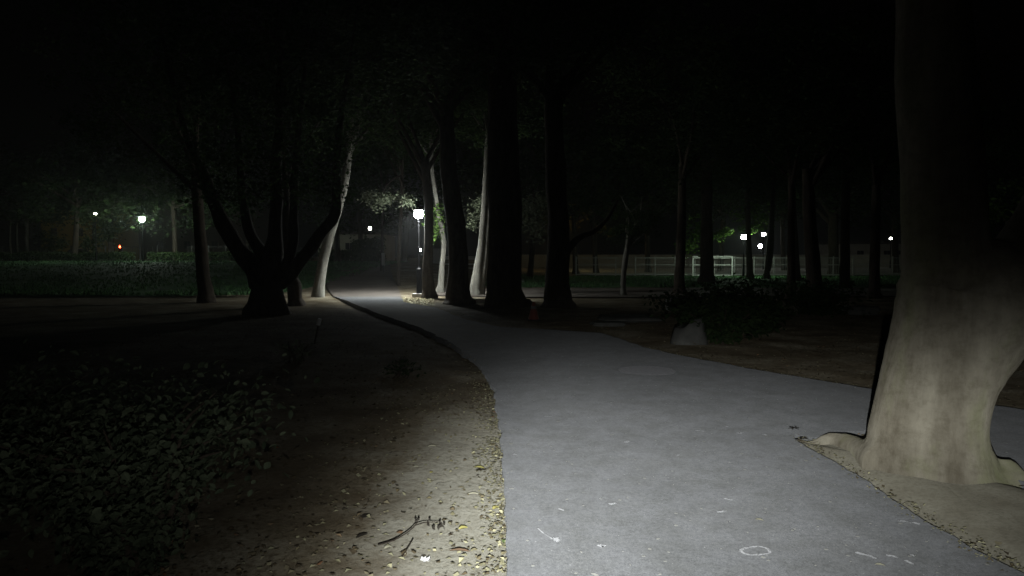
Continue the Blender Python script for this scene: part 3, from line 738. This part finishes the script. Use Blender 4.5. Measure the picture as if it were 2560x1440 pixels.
# ---- right background trees
rb = [(1698, 737, 25, 26.6, 1, 'dark trunk left of the white fence gate, leaning slightly', 6),
      (1767, 704, 32, 38, 1, 'stout trunk standing against the brightest fence panel', 0),
      (1874, 696, 14, 45, 1, 'thin dark trunk directly right of the green-lit lamp', -6),
      (1918, 697, 12, 44, 3, 'forked thin trunk right of the two twin lamps', 14),
      (1978, 748, 20, 24.5, 1, 'narrow black trunk behind the shrub bed', 0),
      (1994, 703, 12, 40, 2, 'thin trunk half behind the narrow black one', -10),
      (2038, 752, 36, 23.2, 0, 'thick black trunk midway across the right wood', -14),
      (2112, 722, 24, 31, 1, 'dark trunk left of the white roof glints', 2),
      (2185, 746, 25, 24.2, 1, 'straight dark trunk nearest the left side of the massive one', 4)]
for (x, y, w, d, k, lab, lean) in rb:
    st = [[(x, y, w * 1.5), (x, y - 25, w * 1.05), (x + lean * .4, y - 90, w * .95), (x + lean, y - 200, w * .85), (x + lean * 1.4, y - 330, w * .7)]]
    if 'forked' in lab: st.append([(x + 4, y - 20, w * .8), (x + 12, y - 80, w * .7), (x + 14, y - 180, w * .6)])
    r_ = tree(lab, st, d, (k, 6.1 + d * .04, (.95, .95, .75)))
    if 'stout' in lab: spray(r_, [(P(1735, 590, 45), 1.0), (P(1745, 560, 45), .9), (P(1725, 620, 45.5), .8), (P(1800, 588, 45.5), .55), (P(1815, 580, 46), .35)], 120, 0.22, M_LEAFB, 'foliage', 31)
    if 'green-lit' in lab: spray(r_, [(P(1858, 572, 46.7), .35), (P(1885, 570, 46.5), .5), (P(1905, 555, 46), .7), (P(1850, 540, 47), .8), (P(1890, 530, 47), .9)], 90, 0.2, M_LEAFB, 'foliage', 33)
# trees beyond the fence and beyond the lawn (dark mass of crowns seen between the trunks)
bt = [(1440, 690, 14, 58, 'far tree with yellow lit leaves right of the branching trunk'), (1325, 700, 15, 46, 'leaning far tree seen in the gap between the thickest trunks'),
      (1490, 694, 14, 60, 'far tree rising behind the low dark crown'), (1620, 690, 14, 62, 'far tree behind the fence left of the gate'),
      (1800, 686, 13, 68, 'far tree behind the fence beside the lamp'), (1960, 686, 12, 70, 'far tree behind the fence right of the twin lamps'),
      (2085, 688, 26, 56, 'short thick stump-like tree in front of the pale fence'), (2240, 690, 16, 60, 'far tree close to the edge of the massive trunk'),
      (2520, 700, 22, 45, 'green tree seen beyond the right side of the massive trunk'), (2700, 700, 22, 50, 'tree at the far right beyond the frame of the massive trunk'),
      (1010, 668, 14, 62, 'far tree left of the lit lamp post behind the path'), (905, 664, 12, 66, 'far tree in front of the plaster wall'),
      (620, 660, 14, 62, 'far tree seen between the limbs of the many-stemmed tree'), (440, 657, 12, 66, 'far tree right of the lawn lamp'),
      (185, 650, 14, 64, 'dark far trunk in front of the yellow facade'), (281, 655, 15, 68, 'dark twisted far trunk between two left lamps'),
      (-60, 655, 16, 64, 'far tree at the left end of the lawn')]
for i, (x, y, w, d, lab) in enumerate(bt):
    bx = P(x, 600, d); gz = terr(bx.x, bx.y); yb = 640 + FPX * (1.5 - gz) / d
    ln = random.uniform(-12, 12)
    st = [[(x, yb, w * 1.3), (x + ln * .2, yb - 20, w), (x + ln * .5, yb - 60, w * .9), (x + ln, yb - 150, w * .8)]]
    r_ = tree(lab, st, d, (3, 7.9 + random.uniform(-.5, 1.4), (1.1, 1, 1)), seg=10, branches=4)
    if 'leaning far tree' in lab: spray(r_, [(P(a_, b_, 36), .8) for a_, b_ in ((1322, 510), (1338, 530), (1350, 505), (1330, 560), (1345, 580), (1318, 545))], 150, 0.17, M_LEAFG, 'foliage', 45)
    if 'yellow lit' in lab: spray(r_, [(P(1436, 505, 63), 1.0), (P(1452, 530, 63), 1.0), (P(1430, 550, 63), .9), (P(1470, 520, 63), 1.0), (P(1500, 575, 62), .35), (P(1530, 583, 62), .3)], 130, 0.28, M_LEAFY, 'foliage', 35)
    if 'front of the yellow' in lab:
        spray(r_, [(P(a_, b_, 67), 1.1) for a_, b_ in ((100, 530), (118, 545), (140, 522), (165, 512), (200, 518), (222, 512), (246, 530), (262, 556), (104, 592), (128, 612), (150, 606), (222, 612), (246, 596), (272, 580), (300, 560), (215, 545), (150, 545))], 170, 0.3, M_LEAF, 'foliage', 41)
    if 'beyond the right side' in lab: spray(r_, [(P(2500, 520, 20), .6), (P(2540, 470, 20), .5), (P(2470, 560, 20), .4)], 90, 0.16, M_LEAFB, 'foliage', 37)
for (x, w, d, lab) in ((68, 9, 72, 'widest pale birch trunk at the far left edge of the park'), (44, 5, 74, 'middle slim birch trunk of the far left three'), (27, 4, 76, 'slimmest birch trunk at the very left'), (236, 8, 70, 'pale slim trunk under the far street light')):
    bx = P(x, 600, d); gz = terr(bx.x, bx.y); yb = 640 + FPX * (1.5 - gz) / d
    tree(lab, [[(x, yb, w * 1.3), (x, yb - 20, w), (x - 2, yb - 70, w * .9), (x + 2, yb - 150, w * .7)]], d, (2, 9.5, (1.2, 1.2, 1)), bark=M_BARKP, name='birch_tree', seg=8)
# foliage hanging near the lamp belongs to a tree whose trunk is the path's dim one
t_ = tree('dim slim tree whose leafy twigs hang beside the lamp', [[(996, 690, 11), (997, 640, 9), (1000, 580, 8), (1004, 500, 8), (1006, 400, 7)]], 33, (1, 8.2, (.8, .8, .6)))
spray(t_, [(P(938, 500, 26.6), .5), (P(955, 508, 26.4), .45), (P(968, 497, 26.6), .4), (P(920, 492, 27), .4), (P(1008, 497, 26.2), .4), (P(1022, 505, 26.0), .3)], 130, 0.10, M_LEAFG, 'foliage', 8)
g = MB()
for e in ((945, 500), (1014, 498)):
    q, r = resample([P(1002, 440, 33), P((e[0] + 1002) / 2, 455, 30), P(e[0], e[1], 26.5)], [.05, .035, .01], 4); g.tube(q, r, 6)
g.build('branch', M_BARK, t_)

# ------------------------------------------------------------------ street lamps
def lamp(px, py_head, d, label, L, colr=(0.93, 1.0, 0.93), r=0.17, style='globe', name='park_lamp', group='lit lamps in the park'):
    hd = P(px, py_head, d); gz = terr(hd.x, hd.y); root = thing(name, (hd.x, hd.y, gz), label, 'street lamp', group)
    if style == 'main':
        g = MB(); g.box((hd.x, hd.y, 0.04), (0.46, 0.46, 0.16)); g.build('base', M_CONC, root)
        g = MB(); g.lathe((hd.x, hd.y, 0), [(0.12, .115), (0.14, .105), (1.02, .10), (1.06, .06), (1.1, .038)], 16)
        g.build('casing', M_IRON, root, smooth=False)
        g = MB(); g.lathe((hd.x, hd.y, 0), [(1.08, .035), (1.75, .032), (1.77, .05), (1.82, .05), (1.84, .024), (hd.z - .34, .028), (hd.z - .30, .055), (hd.z - .24, .05), (hd.z - .19, .085)], 12)
        g.build('pole', M_IRON, root)
        g = MB(); g.lathe((hd.x, hd.y, hd.z), [(.125, .235), (.14, .235), (.19, .13), (.23, .05), (.27, .02), (.3, .006)], 20); g.build('cap', M_IRON, root)
        # two spots added under the cap brighten the ground to the left and front
        sp = bpy.data.lights.new('added_pool_spot', 'SPOT'); sp.energy = 1500; sp.spot_size = R(142); sp.spot_blend = 0.6; sp.shadow_soft_size = 0.15; sp.color = colr
        
        for ox, oy in ((-.20, 0), (0, -.20)):
            so = bpy.data.objects.new('added_pool_spot', sp); COL.objects.link(so); so.parent = root; so.location = (ox, oy, hd.z - gz + .10)
    else:
        g = MB(); g.lathe((hd.x, hd.y, 0), [(gz - .1, .09), (gz + .9, .075), (gz + 1.0, .045), (hd.z - r - .1, .04), (hd.z - r - .06, .08), (hd.z - r + .03, .085)], 10); g.build('pole', M_IRON, root)
        g = MB(); g.lathe((hd.x, hd.y, hd.z), [(r * .80, r * 1.9), (r * .88, r * 1.9), (r * 1.1, r * 1.0), (r * 1.25, .01)], 16); g.build('cap', M_IRON, root)
    g = MB(); pr = []
    for k in range(0, 13):
        a = -math.pi / 2 + math.pi * k / 12; pr.append((r * math.sin(a), max(0.004, r * math.cos(a))))
    g.lathe((hd.x, hd.y, hd.z), pr, 16); g.build('globe', emit('lamp_glow_%d' % int(px), colr, L), root, smooth=True)
    return root
lamp(1047, 535, 25, 'brightest lit park lamp on a black post beside the path', 430, (0.95, 1.0, 0.97), 0.17, 'main')
lamp(355, 548, 60, 'lit globe lamp standing on the far edge of the left lawn', 500, (0.86, 1.0, 0.86), 0.24)
lamp(238, 535, 63, 'far street light shining through branches left of the lawn lamp', 60, (1, .92, .84), .12)
lamp(925, 571, 86, 'far warm lamp above the plaster wall', 70, (1, .93, .80), .2)
lamp(1215, 614, 96, 'tiny far lamp seen left of the thickest trunk', 60, (.95, 1, .95), .17)
lamp(1049.5, 625, 112, 'tiny far lamp hidden exactly behind the black lamp post', 45, (.95, 1, .95), .27)
lamp(1860, 592, 47, 'green-tinted lit lamp in front of the white fence', 300, (0.80, 1.0, 0.78), 0.17)
lamp(1909, 586, 72, 'upper of the twin far lamps behind the fence', 90, (1, 1, .92), .2)
lamp(1901, 615, 92, 'lower of the twin far lamps behind the fence', 110, (.96, .95, 1), .27)
lamp(2227, 596, 82, 'small lit lamp near the edge of the massive trunk', 40, (.95, 1, .85), .15)
lamp(1487, 631, 110, 'faint pinpoint lamp behind the low dark crown', 40, (1, 1, .9), .14)
lamp(193, 552, 84, 'warm street light hidden behind the far trunk before the yellow facade', 330, (1, .80, .34), .12)
lamp(1400, 540, 66, 'warm street light hidden behind the branching black trunk', 170, (1, .70, .25), .2)
# traffic signal with its red light on
c0 = P(300, 617, 98); gz = terr(c0.x, c0.y)
root = thing('traffic_signal', (c0.x, c0.y, gz), 'far traffic signal with its red light on beyond the lawn', 'traffic signal')
g = MB(); g.cyl((c0.x, c0.y + .2, gz - .1), (c0.x, c0.y + .2, c0.z + .3), .06); g.build('pole', M_STEEL, root)
g = MB(); g.box((c0.x, c0.y + .05, c0.z - .25), (.34, .2, .95)); g.build('housing', M_IRON, root)
g = MB(); g.tube([c0 + Vector((0, -.05, 0)), c0 + Vector((0, -.09, 0))], [.13, .12], 14); g.build('lens', emit('red_signal', (1, .06, .02), 60), root)
g = MB(); g.tube([c0 + Vector((0, -.05, -.42)), c0 + Vector((0, -.09, -.42))], [.12, .11], 14); g.build('lens', M_GLASSD, root)

# ------------------------------------------------------------------ fences
def fence(a, b, n, h, label, post_m, bar_m, rails, pick, name='metal_fence'):
    root = thing(name, (a.x, a.y, terr(a.x, a.y)), label, 'fence')
    dv = (b - a); ang = math.atan2(dv.y, dv.x); L = dv.length
    for i in range(n + 1):
        p = a.lerp(b, i / n); z = terr(p.x, p.y); g = MB(); g.box((p.x, p.y, z + h / 2), (.07, .07, h + .1), ang); g.build('post', post_m, root)
    for hz in rails:
        for i in range(n):
            p = a.lerp(b, (i + .5) / n); g = MB(); z = terr(p.x, p.y)
            g.box((p.x, p.y - .045, z + hz), (L / n - .01, .035, .05), ang); g.build('rail', post_m, root)
    g = MB(); m = int(L / pick)
    for k in range(m):
        p = a.lerp(b, (k + .5) / m); z = terr(p.x, p.y); g.box((p.x, p.y + .01, z + h * .48), (.014, .014, h * .9), ang)
    g.build('bars', bar_m, root)
FA = P(1440, 690, 51); FB = P(2330, 690, 51)
FA.z = FB.z = 0
fence(FA, FB, 18, 1.42, 'long grey barred sports ground fence across the right background', M_STEEL, M_STEEL, (.12, .84, 1.36), 0.12)
# the brighter white frames in front of it: a gate and a rail
def frame(x0, x1, d, label, rails):
    a = P(x0, 690, d); b = P(x1, 690, d); root = thing('fence_gate', (a.x, a.y, 0), label, 'gate', 'white frames on the fence')
    for p in (a, b): g = MB(); g.box((p.x, p.y, .74), (.09, .07, 1.5)); g.build('post', M_WHITE, root)
    for z in rails: g = MB(); g.box(((a.x + b.x) / 2, a.y, z), (b.x - a.x - .09, .05, .055)); g.build('rail', M_WHITE, root)
frame(1781, 1830, 50.6, 'white double-railed gate frame right of the stout trunk', (.06, .84, 1.36, 1.47))
frame(1732, 1779, 50.6, 'white gate frame hidden half behind the stout trunk', (.06, .84, 1.36, 1.47))
a = P(-80, 640, 68); b = P(780, 640, 68); fence(a, b, 20, 1.5, 'thin dark wire fence behind the left lawn', M_WIRE, M_WIRE, (1.4,), 0.5, 'wire_fence')
# sports ground beyond the fence: pale sand and a low white boundary board
g = MB(); g.add([(6, 52, .02), (45, 52, .02), (60, 88, .02), (4, 88, .02)], [(0, 1, 2, 3)]); structure(g.build('sports_ground', flat('pale_sand', (.30, .30, .27), .95, .1, 0, .2, .6, .8)))
g = MB(); g.box((26, 88.5, .8), (52, .25, 1.6)); w_ = thing('boundary_wall', (26, 88.5, 0), 'low pale boundary wall at the back of the sports ground', 'wall'); g.build('wall', M_PLASTER, w_)
g = MB(); g.box((26, 88.5, 1.64), (52.2, .4, .08)); g.build('coping', M_CONC, w_)
# white rail barrier between the trunks
a = P(1110, 660, 52); b = P(1192, 660, 52); gz = terr(a.x, a.y)
root = thing('rail_barrier', (a.x, a.y, gz), 'white horizontal rail barrier glimpsed between the pale trunks', 'barrier')
for p in (a, a.lerp(b, .5), b): g = MB(); g.box((p.x, p.y, gz + .62), (.07, .07, 1.35)); g.build('post', M_WHITE, root)
for y in (642.5, 647, 660.5, 671):
    z = P(1150, y, 52).z; g = MB(); g.box(((a.x + b.x) / 2, a.y - .07, z), (b.x - a.x + .1, .05, .09)); g.build('rail', M_WHITE, root)
# grey cabinet behind it
g = MB(); c0 = P(1093, 655, 55); g.box((c0.x, c0.y, terr(c0.x, c0.y) + .55), (.9, .5, 1.15)); tag(g.build('utility_cabinet', M_STEEL, loc=(c0.x, c0.y, 0)), 'grey utility cabinet behind the pale curved trunk', 'cabinet')
g = bpy.data.objects['utility_cabinet']
m = MB(); m.box((c0.x, c0.y, terr(c0.x, c0.y) + 1.16), (1.0, .6, .06)); m.build('lid', M_STEEL, g)
m = MB(); m.box((c0.x - .1, c0.y - .26, terr(c0.x, c0.y) + .55), (.6, .02, .9)); m.build('door', M_STEEL, g)
# white notice board near the thin tree
c0 = P(958, 648, 42.5); gz = terr(c0.x, c0.y); root = thing('notice_board', (c0.x, c0.y, gz), 'narrow white notice board on a post beside the thin young tree', 'notice board')
g = MB(); g.box((c0.x, c0.y, c0.z), (.2, .03, .78)); g.build('panel', M_WHITE, root)
g = MB(); g.cyl((c0.x, c0.y + .05, gz - .1), (c0.x, c0.y + .05, c0.z + .5), .03); g.build('post', M_IRON, root)

# ------------------------------------------------------------------ buildings far behind
def building(x0, x1, ytop, d, depth, m, label, win=None, roof=.5):
    a = P(x0, 650, d); b = P(x1, 650, d); gz = terr(a.x, a.y); zt = P(x0, ytop, d).z; h = zt - gz
    cx = (a.x + b.x) / 2; w = b.x - a.x
    root = thing('building', (cx, d + depth / 2, gz), label, 'building')
    g = MB(); g.box((cx, d + depth / 2, gz + h / 2), (w, depth, h)); g.build('wall', m, root)
    g = MB(); g.box((cx, d + depth / 2, gz + h + roof / 2), (w + .5, depth + .6, roof), taper=.86); g.build('roof', M_ROOF, root)
    if win:
        nc, nr, ww, wh = win
        for i in range(nc):
            for j in range(nr):
                x = a.x + w * (i + .5) / nc; z = gz + h * (j + .55) / nr
                g = MB(); g.box((x, d - .02, z), (ww, .08, wh)); fo = g.build('window', m, root)
                g = MB()
                for s_ in (-1, 1): g.box((x + s_ * ww * .235, d - .075, z), (ww * .42, .04, wh * .86))
                g.build('pane', M_GLASSD, fo)
    return root
building(795, 955, 586, 72, 8, M_PLASTER, 'low plain plaster building behind the hedge, left of the path', (3, 1, 1.0, .8), .25)
building(105, 236, 525, 100, 12, M_YPLASTER, 'yellow lit apartment facade behind the far left trees', (2, 1, 1.0, 1.4))
building(300, 640, 520, 118, 12, M_ROOF, 'dim grey apartment block behind the lawn lamp', (5, 2, 1.2, 1.4))
building(2100, 2300, 610, 105, 10, M_PLASTER, 'dim low building beyond the fence near the massive trunk', (6, 1, 1.1, 1.1))
# pale sheds / parked cars glinting behind the fence on the right, and cars by the far left kerb
def car(c, rz, m, label):
    gz = terr(c.x, c.y); root = thing('parked_car', (c.x, c.y, gz), label, 'car', 'far parked cars')
    T = Matrix.Translation((c.x, c.y, gz)) @ Matrix.Rotation(rz, 4, 'Z')
    def loft(prof, ys, nm, mm):
        g = MB(); vs = []; k = len(prof)
        for (y, s) in ys:
            for (x, z) in prof: vs.append(T @ Vector((x * (0.98 if s < 1 else 1), y, z)))
        fs = []
        for j in range(len(ys) - 1):
            for i in range(k): i2 = (i + 1) % k; fs.append((j * k + i, j * k + i2, (j + 1) * k + i2, (j + 1) * k + i))
        fs += [tuple(reversed(range(k))), tuple((len(ys) - 1) * k + i for i in range(k))]
        g.add(vs, fs); return g.build(nm, mm, root)
    loft([(-2.15, .35), (-2.15, .75), (-1.95, .86), (-1.0, .93), (1.2, .95), (2.0, .88), (2.15, .7), (2.15, .35)], [(-.85, .9), (-.8, 1), (.8, 1), (.85, .9)], 'body', m)
    loft([(-1.0, .93), (-.35, 1.42), (.9, 1.44), (1.6, .95)], [(-.72, .9), (.72, .9)], 'cabin', M_GLASSD)
    loft([(-.38, 1.43), (-.3, 1.48), (.85, 1.5), (.92, 1.45)], [(-.68, .9), (.68, .9)], 'roof', m)
    for sx in (-1.35, 1.35):
        for sy in (-.83, .83):
            g = MB(); g.tube([T @ Vector((sx, sy - .1, .32)), T @ Vector((sx, sy + .1, .32))], [.32, .32], 16); g.build('wheel', M_RUBBER, root)
car(P(110, 640, 90), .1, M_CARD, 'dark parked car beyond the hedge, left of the yellow facade')
car(P(190, 640, 92), .05, M_CARL, 'pale parked car beyond the hedge, below the yellow facade')
car(P(2150, 640, 90), 0.1, M_CARL, 'pale parked car behind the right fence, farther from the massive trunk')
car(P(2232, 640, 90), -.1, M_CARL, 'pale parked car behind the right fence, nearest the massive trunk')

# ------------------------------------------------------------------ hedges and shrubs
def hedge(x0, x1, d, h, label, th=1.2, n=5000, m=None, lf=.16):
    a = P(x0, 650, d); b = P(x1, 650, d); rnd = random.Random(x0)
    root = thing('hedge', ((a.x + b.x) / 2, d, terr((a.x + b.x) / 2, d)), label, 'hedge'); g = MB()
    for _ in range(n):
        x = rnd.uniform(a.x, b.x); y = d + rnd.uniform(-th / 2, th / 2); hh = h * (.85 + .3 * noise.noise(Vector((x * .5, 3, 0))))
        z = terr(x, y) + hh * rnd.random() ** .7; g.leaf(Vector((x, y, z)), lf * rnd.uniform(.6, 1.4), Vector((rnd.gauss(0, 1), rnd.gauss(-.4, 1), .6)), rnd.uniform(0, 6.28), .45)
    g.build('foliage', m or M_LEAF, root)
    g = MB(); k = int((b.x - a.x) / 1.2)
    for i in range(k):
        x = a.x + (i + .5) * (b.x - a.x) / k; z = terr(x, d); g.tube([Vector((x, d, z - .1)), Vector((x + rnd.uniform(-.2, .2), d, z + h * .8))], [.04, .02], 6)
    g.build('stems', M_BARK, root)
hedge(-120, 330, 64, .95, 'long low dark hedge along the far edge of the left lawn', n=7000)
hedge(375, 780, 64, .95, 'low dark hedge right of the lawn lamp', n=5500)
hedge(800, 945, 60, 1.25, 'clipped hedge below the plaster building', n=3500)
hedge(885, 960, 57, 2.2, 'taller rounded bush in front of the plaster building', 2.0, n=2200)
def shrub(c, label, r, h, n, lf, m, stems=7, name='leafy_shrub', seed=1, spread=1.0, low=.15):
    rnd = random.Random(seed); root = thing(name, (c.x, c.y, 0), label, 'shrub'); gs = MB(); g = MB()
    for s in range(stems):
        a = rnd.uniform(0, 6.28); e = Vector((c.x + math.cos(a) * r * rnd.uniform(.3, .95) * spread, c.y + math.sin(a) * r * rnd.uniform(.3, .95), h * rnd.uniform(.55, 1.0)))
        b = Vector((c.x + rnd.uniform(-.1, .1), c.y + rnd.uniform(-.1, .1), -.05)); mdl = b.lerp(e, .5) + Vector((0, 0, h * .22))
        q, rr = resample([b, mdl, e], [.012 + .006 * h, .008 + .003 * h, .003], 6); gs.tube(q, rr, 6, .1)
        for k in range(n // stems):
            t = rnd.uniform(low, 1.0); i = min(len(q) - 1, int(t * (len(q) - 1))); w = r * .20 * (.4 + t)
            gs_ = lambda v_: max(-1.5 * v_, min(1.5 * v_, rnd.gauss(0, v_)))
            p = q[i] + Vector((gs_(w), gs_(w), gs_(w * .6)))
            if p.z < 0.02: p.z = rnd.uniform(.03, .2)
            (g.oval if c.y < 6 else g.leaf)(p, lf * rnd.uniform(.5, 1.6), Vector((rnd.gauss(0, .6), rnd.gauss(-.35, .6), .8)), rnd.uniform(0, 6.28), rnd.uniform(.22, .36))
    gs.build('stems', M_TWIG if h > 1 else M_BARK, root); g.build('foliage', m, root); return root
shrub(Vector((-1.83, 3.2, 0)), 'broad leafy bush in the dark lower left foreground', .66, .88, 7200, .033, M_LEAFD, 30, seed=4)
shrub(Vector((-2.95, 3.5, 0)), 'second leafy bush at the far lower left corner', .75, .85, 5200, .033, M_LEAFD, 22, seed=9)
shrub(G(1800, 868) + Vector((.2, .6, 0)), 'sprawling green shrub beside the pale stump', .85, .80, 1900, .10, M_LEAF, 14, seed=12, spread=1.1)
shrub(G(1930, 850) + Vector((0, .8, 0)), 'low green shrub right of the sprawling one', .8, .55, 1100, .10, M_LEAF, 12, seed=13)
shrub(G(1735, 800) + Vector((0, .4, 0)), 'dim green shrub behind the pale stump', .9, .6, 1000, .10, M_LEAF, 12, seed=17)
shrub(G(1860, 790) + Vector((0, .4, 0)), 'dark bushy shrub farther back in the bed', 1.6, .62, 1700, .12, M_LEAF, 16, seed=19)
shrub(G(2060, 790) + Vector((0, .4, 0)), 'dark bushy shrub in front of the midway trunks', 1.5, .62, 1500, .12, M_LEAF, 14, seed=21)
shrub(G(740, 905), 'small weed tuft with pale tips near the leaning stake', .28, .30, 120, .06, M_LEAFG, 9, seed=23)
shrub(G(1000, 940), 'low sparse weed on the dark soil left of the asphalt', .3, .14, 90, .05, M_LEAF, 7, seed=25)
# pale stump with broken top
g = MB(); c0 = G(1738, 862); vs = []; fs = []; seg = 26
for i, (z, r) in enumerate(((-.08, .34), (.05, .32), (.15, .29), (.26, .26), (.36, .22))):
    for k in range(seg):
        a = 6.283 * k / seg; rr = r * (1 + .16 * noise.noise(Vector((math.cos(a) * 1.5, math.sin(a) * 1.5, z * 2)))); zz = z + (.12 * noise.noise(Vector((a * 1.2, 1, 5))) + .10 * math.cos(a - .3) if i == 4 else 0)
        vs.append(c0 + Vector((rr * math.cos(a), .3 + rr * math.sin(a) * .8, zz)))
for i in range(4):
    for k in range(seg): k2 = (k + 1) % seg; fs.append((i * seg + k, i * seg + k2, (i + 1) * seg + k2, (i + 1) * seg + k))
fs.append(tuple(4 * seg + k for k in range(seg))); g.add(vs, fs)
tag(g.build('tree_stump', M_STONE, loc=c0, smooth=True), 'pale broken stump half covered by the sprawling green shrub', 'stump')
def slabstone(px, py, sx, sy, h, label, m=M_STONE, rz=0.0):
    c = G(px, py); bm = bmesh.new(); bmesh.ops.create_cube(bm, size=1)
    bmesh.ops.subdivide_edges(bm, edges=bm.edges[:], cuts=5, use_grid_fill=True)
    for v_ in bm.verts:
        n_ = noise.noise(v_.co * 3 + Vector((px, 0, 0))); L = max(.001, v_.co.length)
        v_.co = v_.co.lerp(v_.co / L * .62, .45) * (1 + .18 * n_); v_.co = Vector((v_.co.x * sx, v_.co.y * sy, v_.co.z * h))
    me = bpy.data.meshes.new('stone'); bm.to_mesh(me); bm.free(); me.materials.append(m)
    o = bpy.data.objects.new('stone', me); COL.objects.link(o); o.location = (c.x, c.y, h * .3); o.rotation_euler = (0, 0, rz)
    me.polygons.foreach_set('use_smooth', [True] * len(me.polygons)); return tag(o, label, 'stone')
slabstone(1570, 800, 1.3, 1.0, .12, 'flat pale stone slab lying on the soil before the small pruned tree', rz=.1)
slabstone(1520, 812, .7, .5, .08, 'thin flat stone just in front of the larger slab')
slabstone(1693, 776, .55, .45, .42, 'upright squarish stone at the left end of the shrub bed')
slabstone(2150, 785, .8, .5, .25, 'low stone in the dark bed near the massive trunk')
# concrete kerb piece between two black trunks
g = MB(); a = P(1168, 757, 21.6); b = P(1216, 757, 21.6); g.box(((a.x + b.x) / 2, 21.9, .05), (b.x - a.x, .22, .14), .02); tag(g.build('kerb_stone', M_CONC, loc=((a.x + b.x) / 2, 21.9, 0)), 'short lit kerb stone between two black trunks', 'kerb')
# traffic cone, faint orange
c0 = G(1334, 801); root = thing('traffic_cone', c0, 'small dull orange traffic cone at the foot of the tree row', 'traffic cone')
g = MB(); g.lathe(c0, [(.03, .13), (.16, .095), (.30, .06), (.40, .035), (.43, .03)], 18); g.build('body', M_ORANGE, root)
g = MB(); g.box(c0 + Vector((0, 0, .016)), (.30, .30, .032)); g.build('base', M_RUBBER, root)
g = MB(); g.lathe(c0, [(.27, .072), (.34, .056)], 18); g.build('band', flat('grey_band', (.2, .2, .2), .5), root)
# leaning stake with white tip
a = G(783, 858); b = P(800, 797, a.y)
root = thing('wooden_stake', a, 'thin leaning stake with a white top in the dark left soil', 'stake')
g = MB(); g.cyl(a - Vector((0, 0, .1)), a.lerp(b, .72), .014, .014, 8); g.build('shaft', M_BARK, root)
g = MB(); g.cyl(a.lerp(b, .74), b, .034, .034, 10); g.build('tip', M_TAPE, root)
# ------------------------------------------------------------------ thin haze added for glow round the lamps, in place of lens glare
HAZE = 0.0008
if HAZE:
    g = MB(); g.box((0, 140, 24), (700, 310, 52)); o = g.build('haze', bpy.data.materials.new('haze')); o['kind'] = 'stuff'
    tag(o, 'thin added haze over the whole park for glow round the lamps', 'haze')
    m = o.data.materials[0]; m.use_nodes = True; nt = m.node_tree; nt.nodes.remove(nt.nodes['Principled BSDF'])
    pv = nt.nodes.new('ShaderNodeVolumePrincipled'); pv.inputs['Color'].default_value = (.9, .93, .95, 1); pv.inputs['Density'].default_value = HAZE
    pv.inputs['Anisotropy'].default_value = 0.5
    nt.links.new(pv.outputs[0], nt.nodes['Material Output'].inputs['Volume'])
for o in bpy.data.objects:
    if '_o' in o: del o['_o']
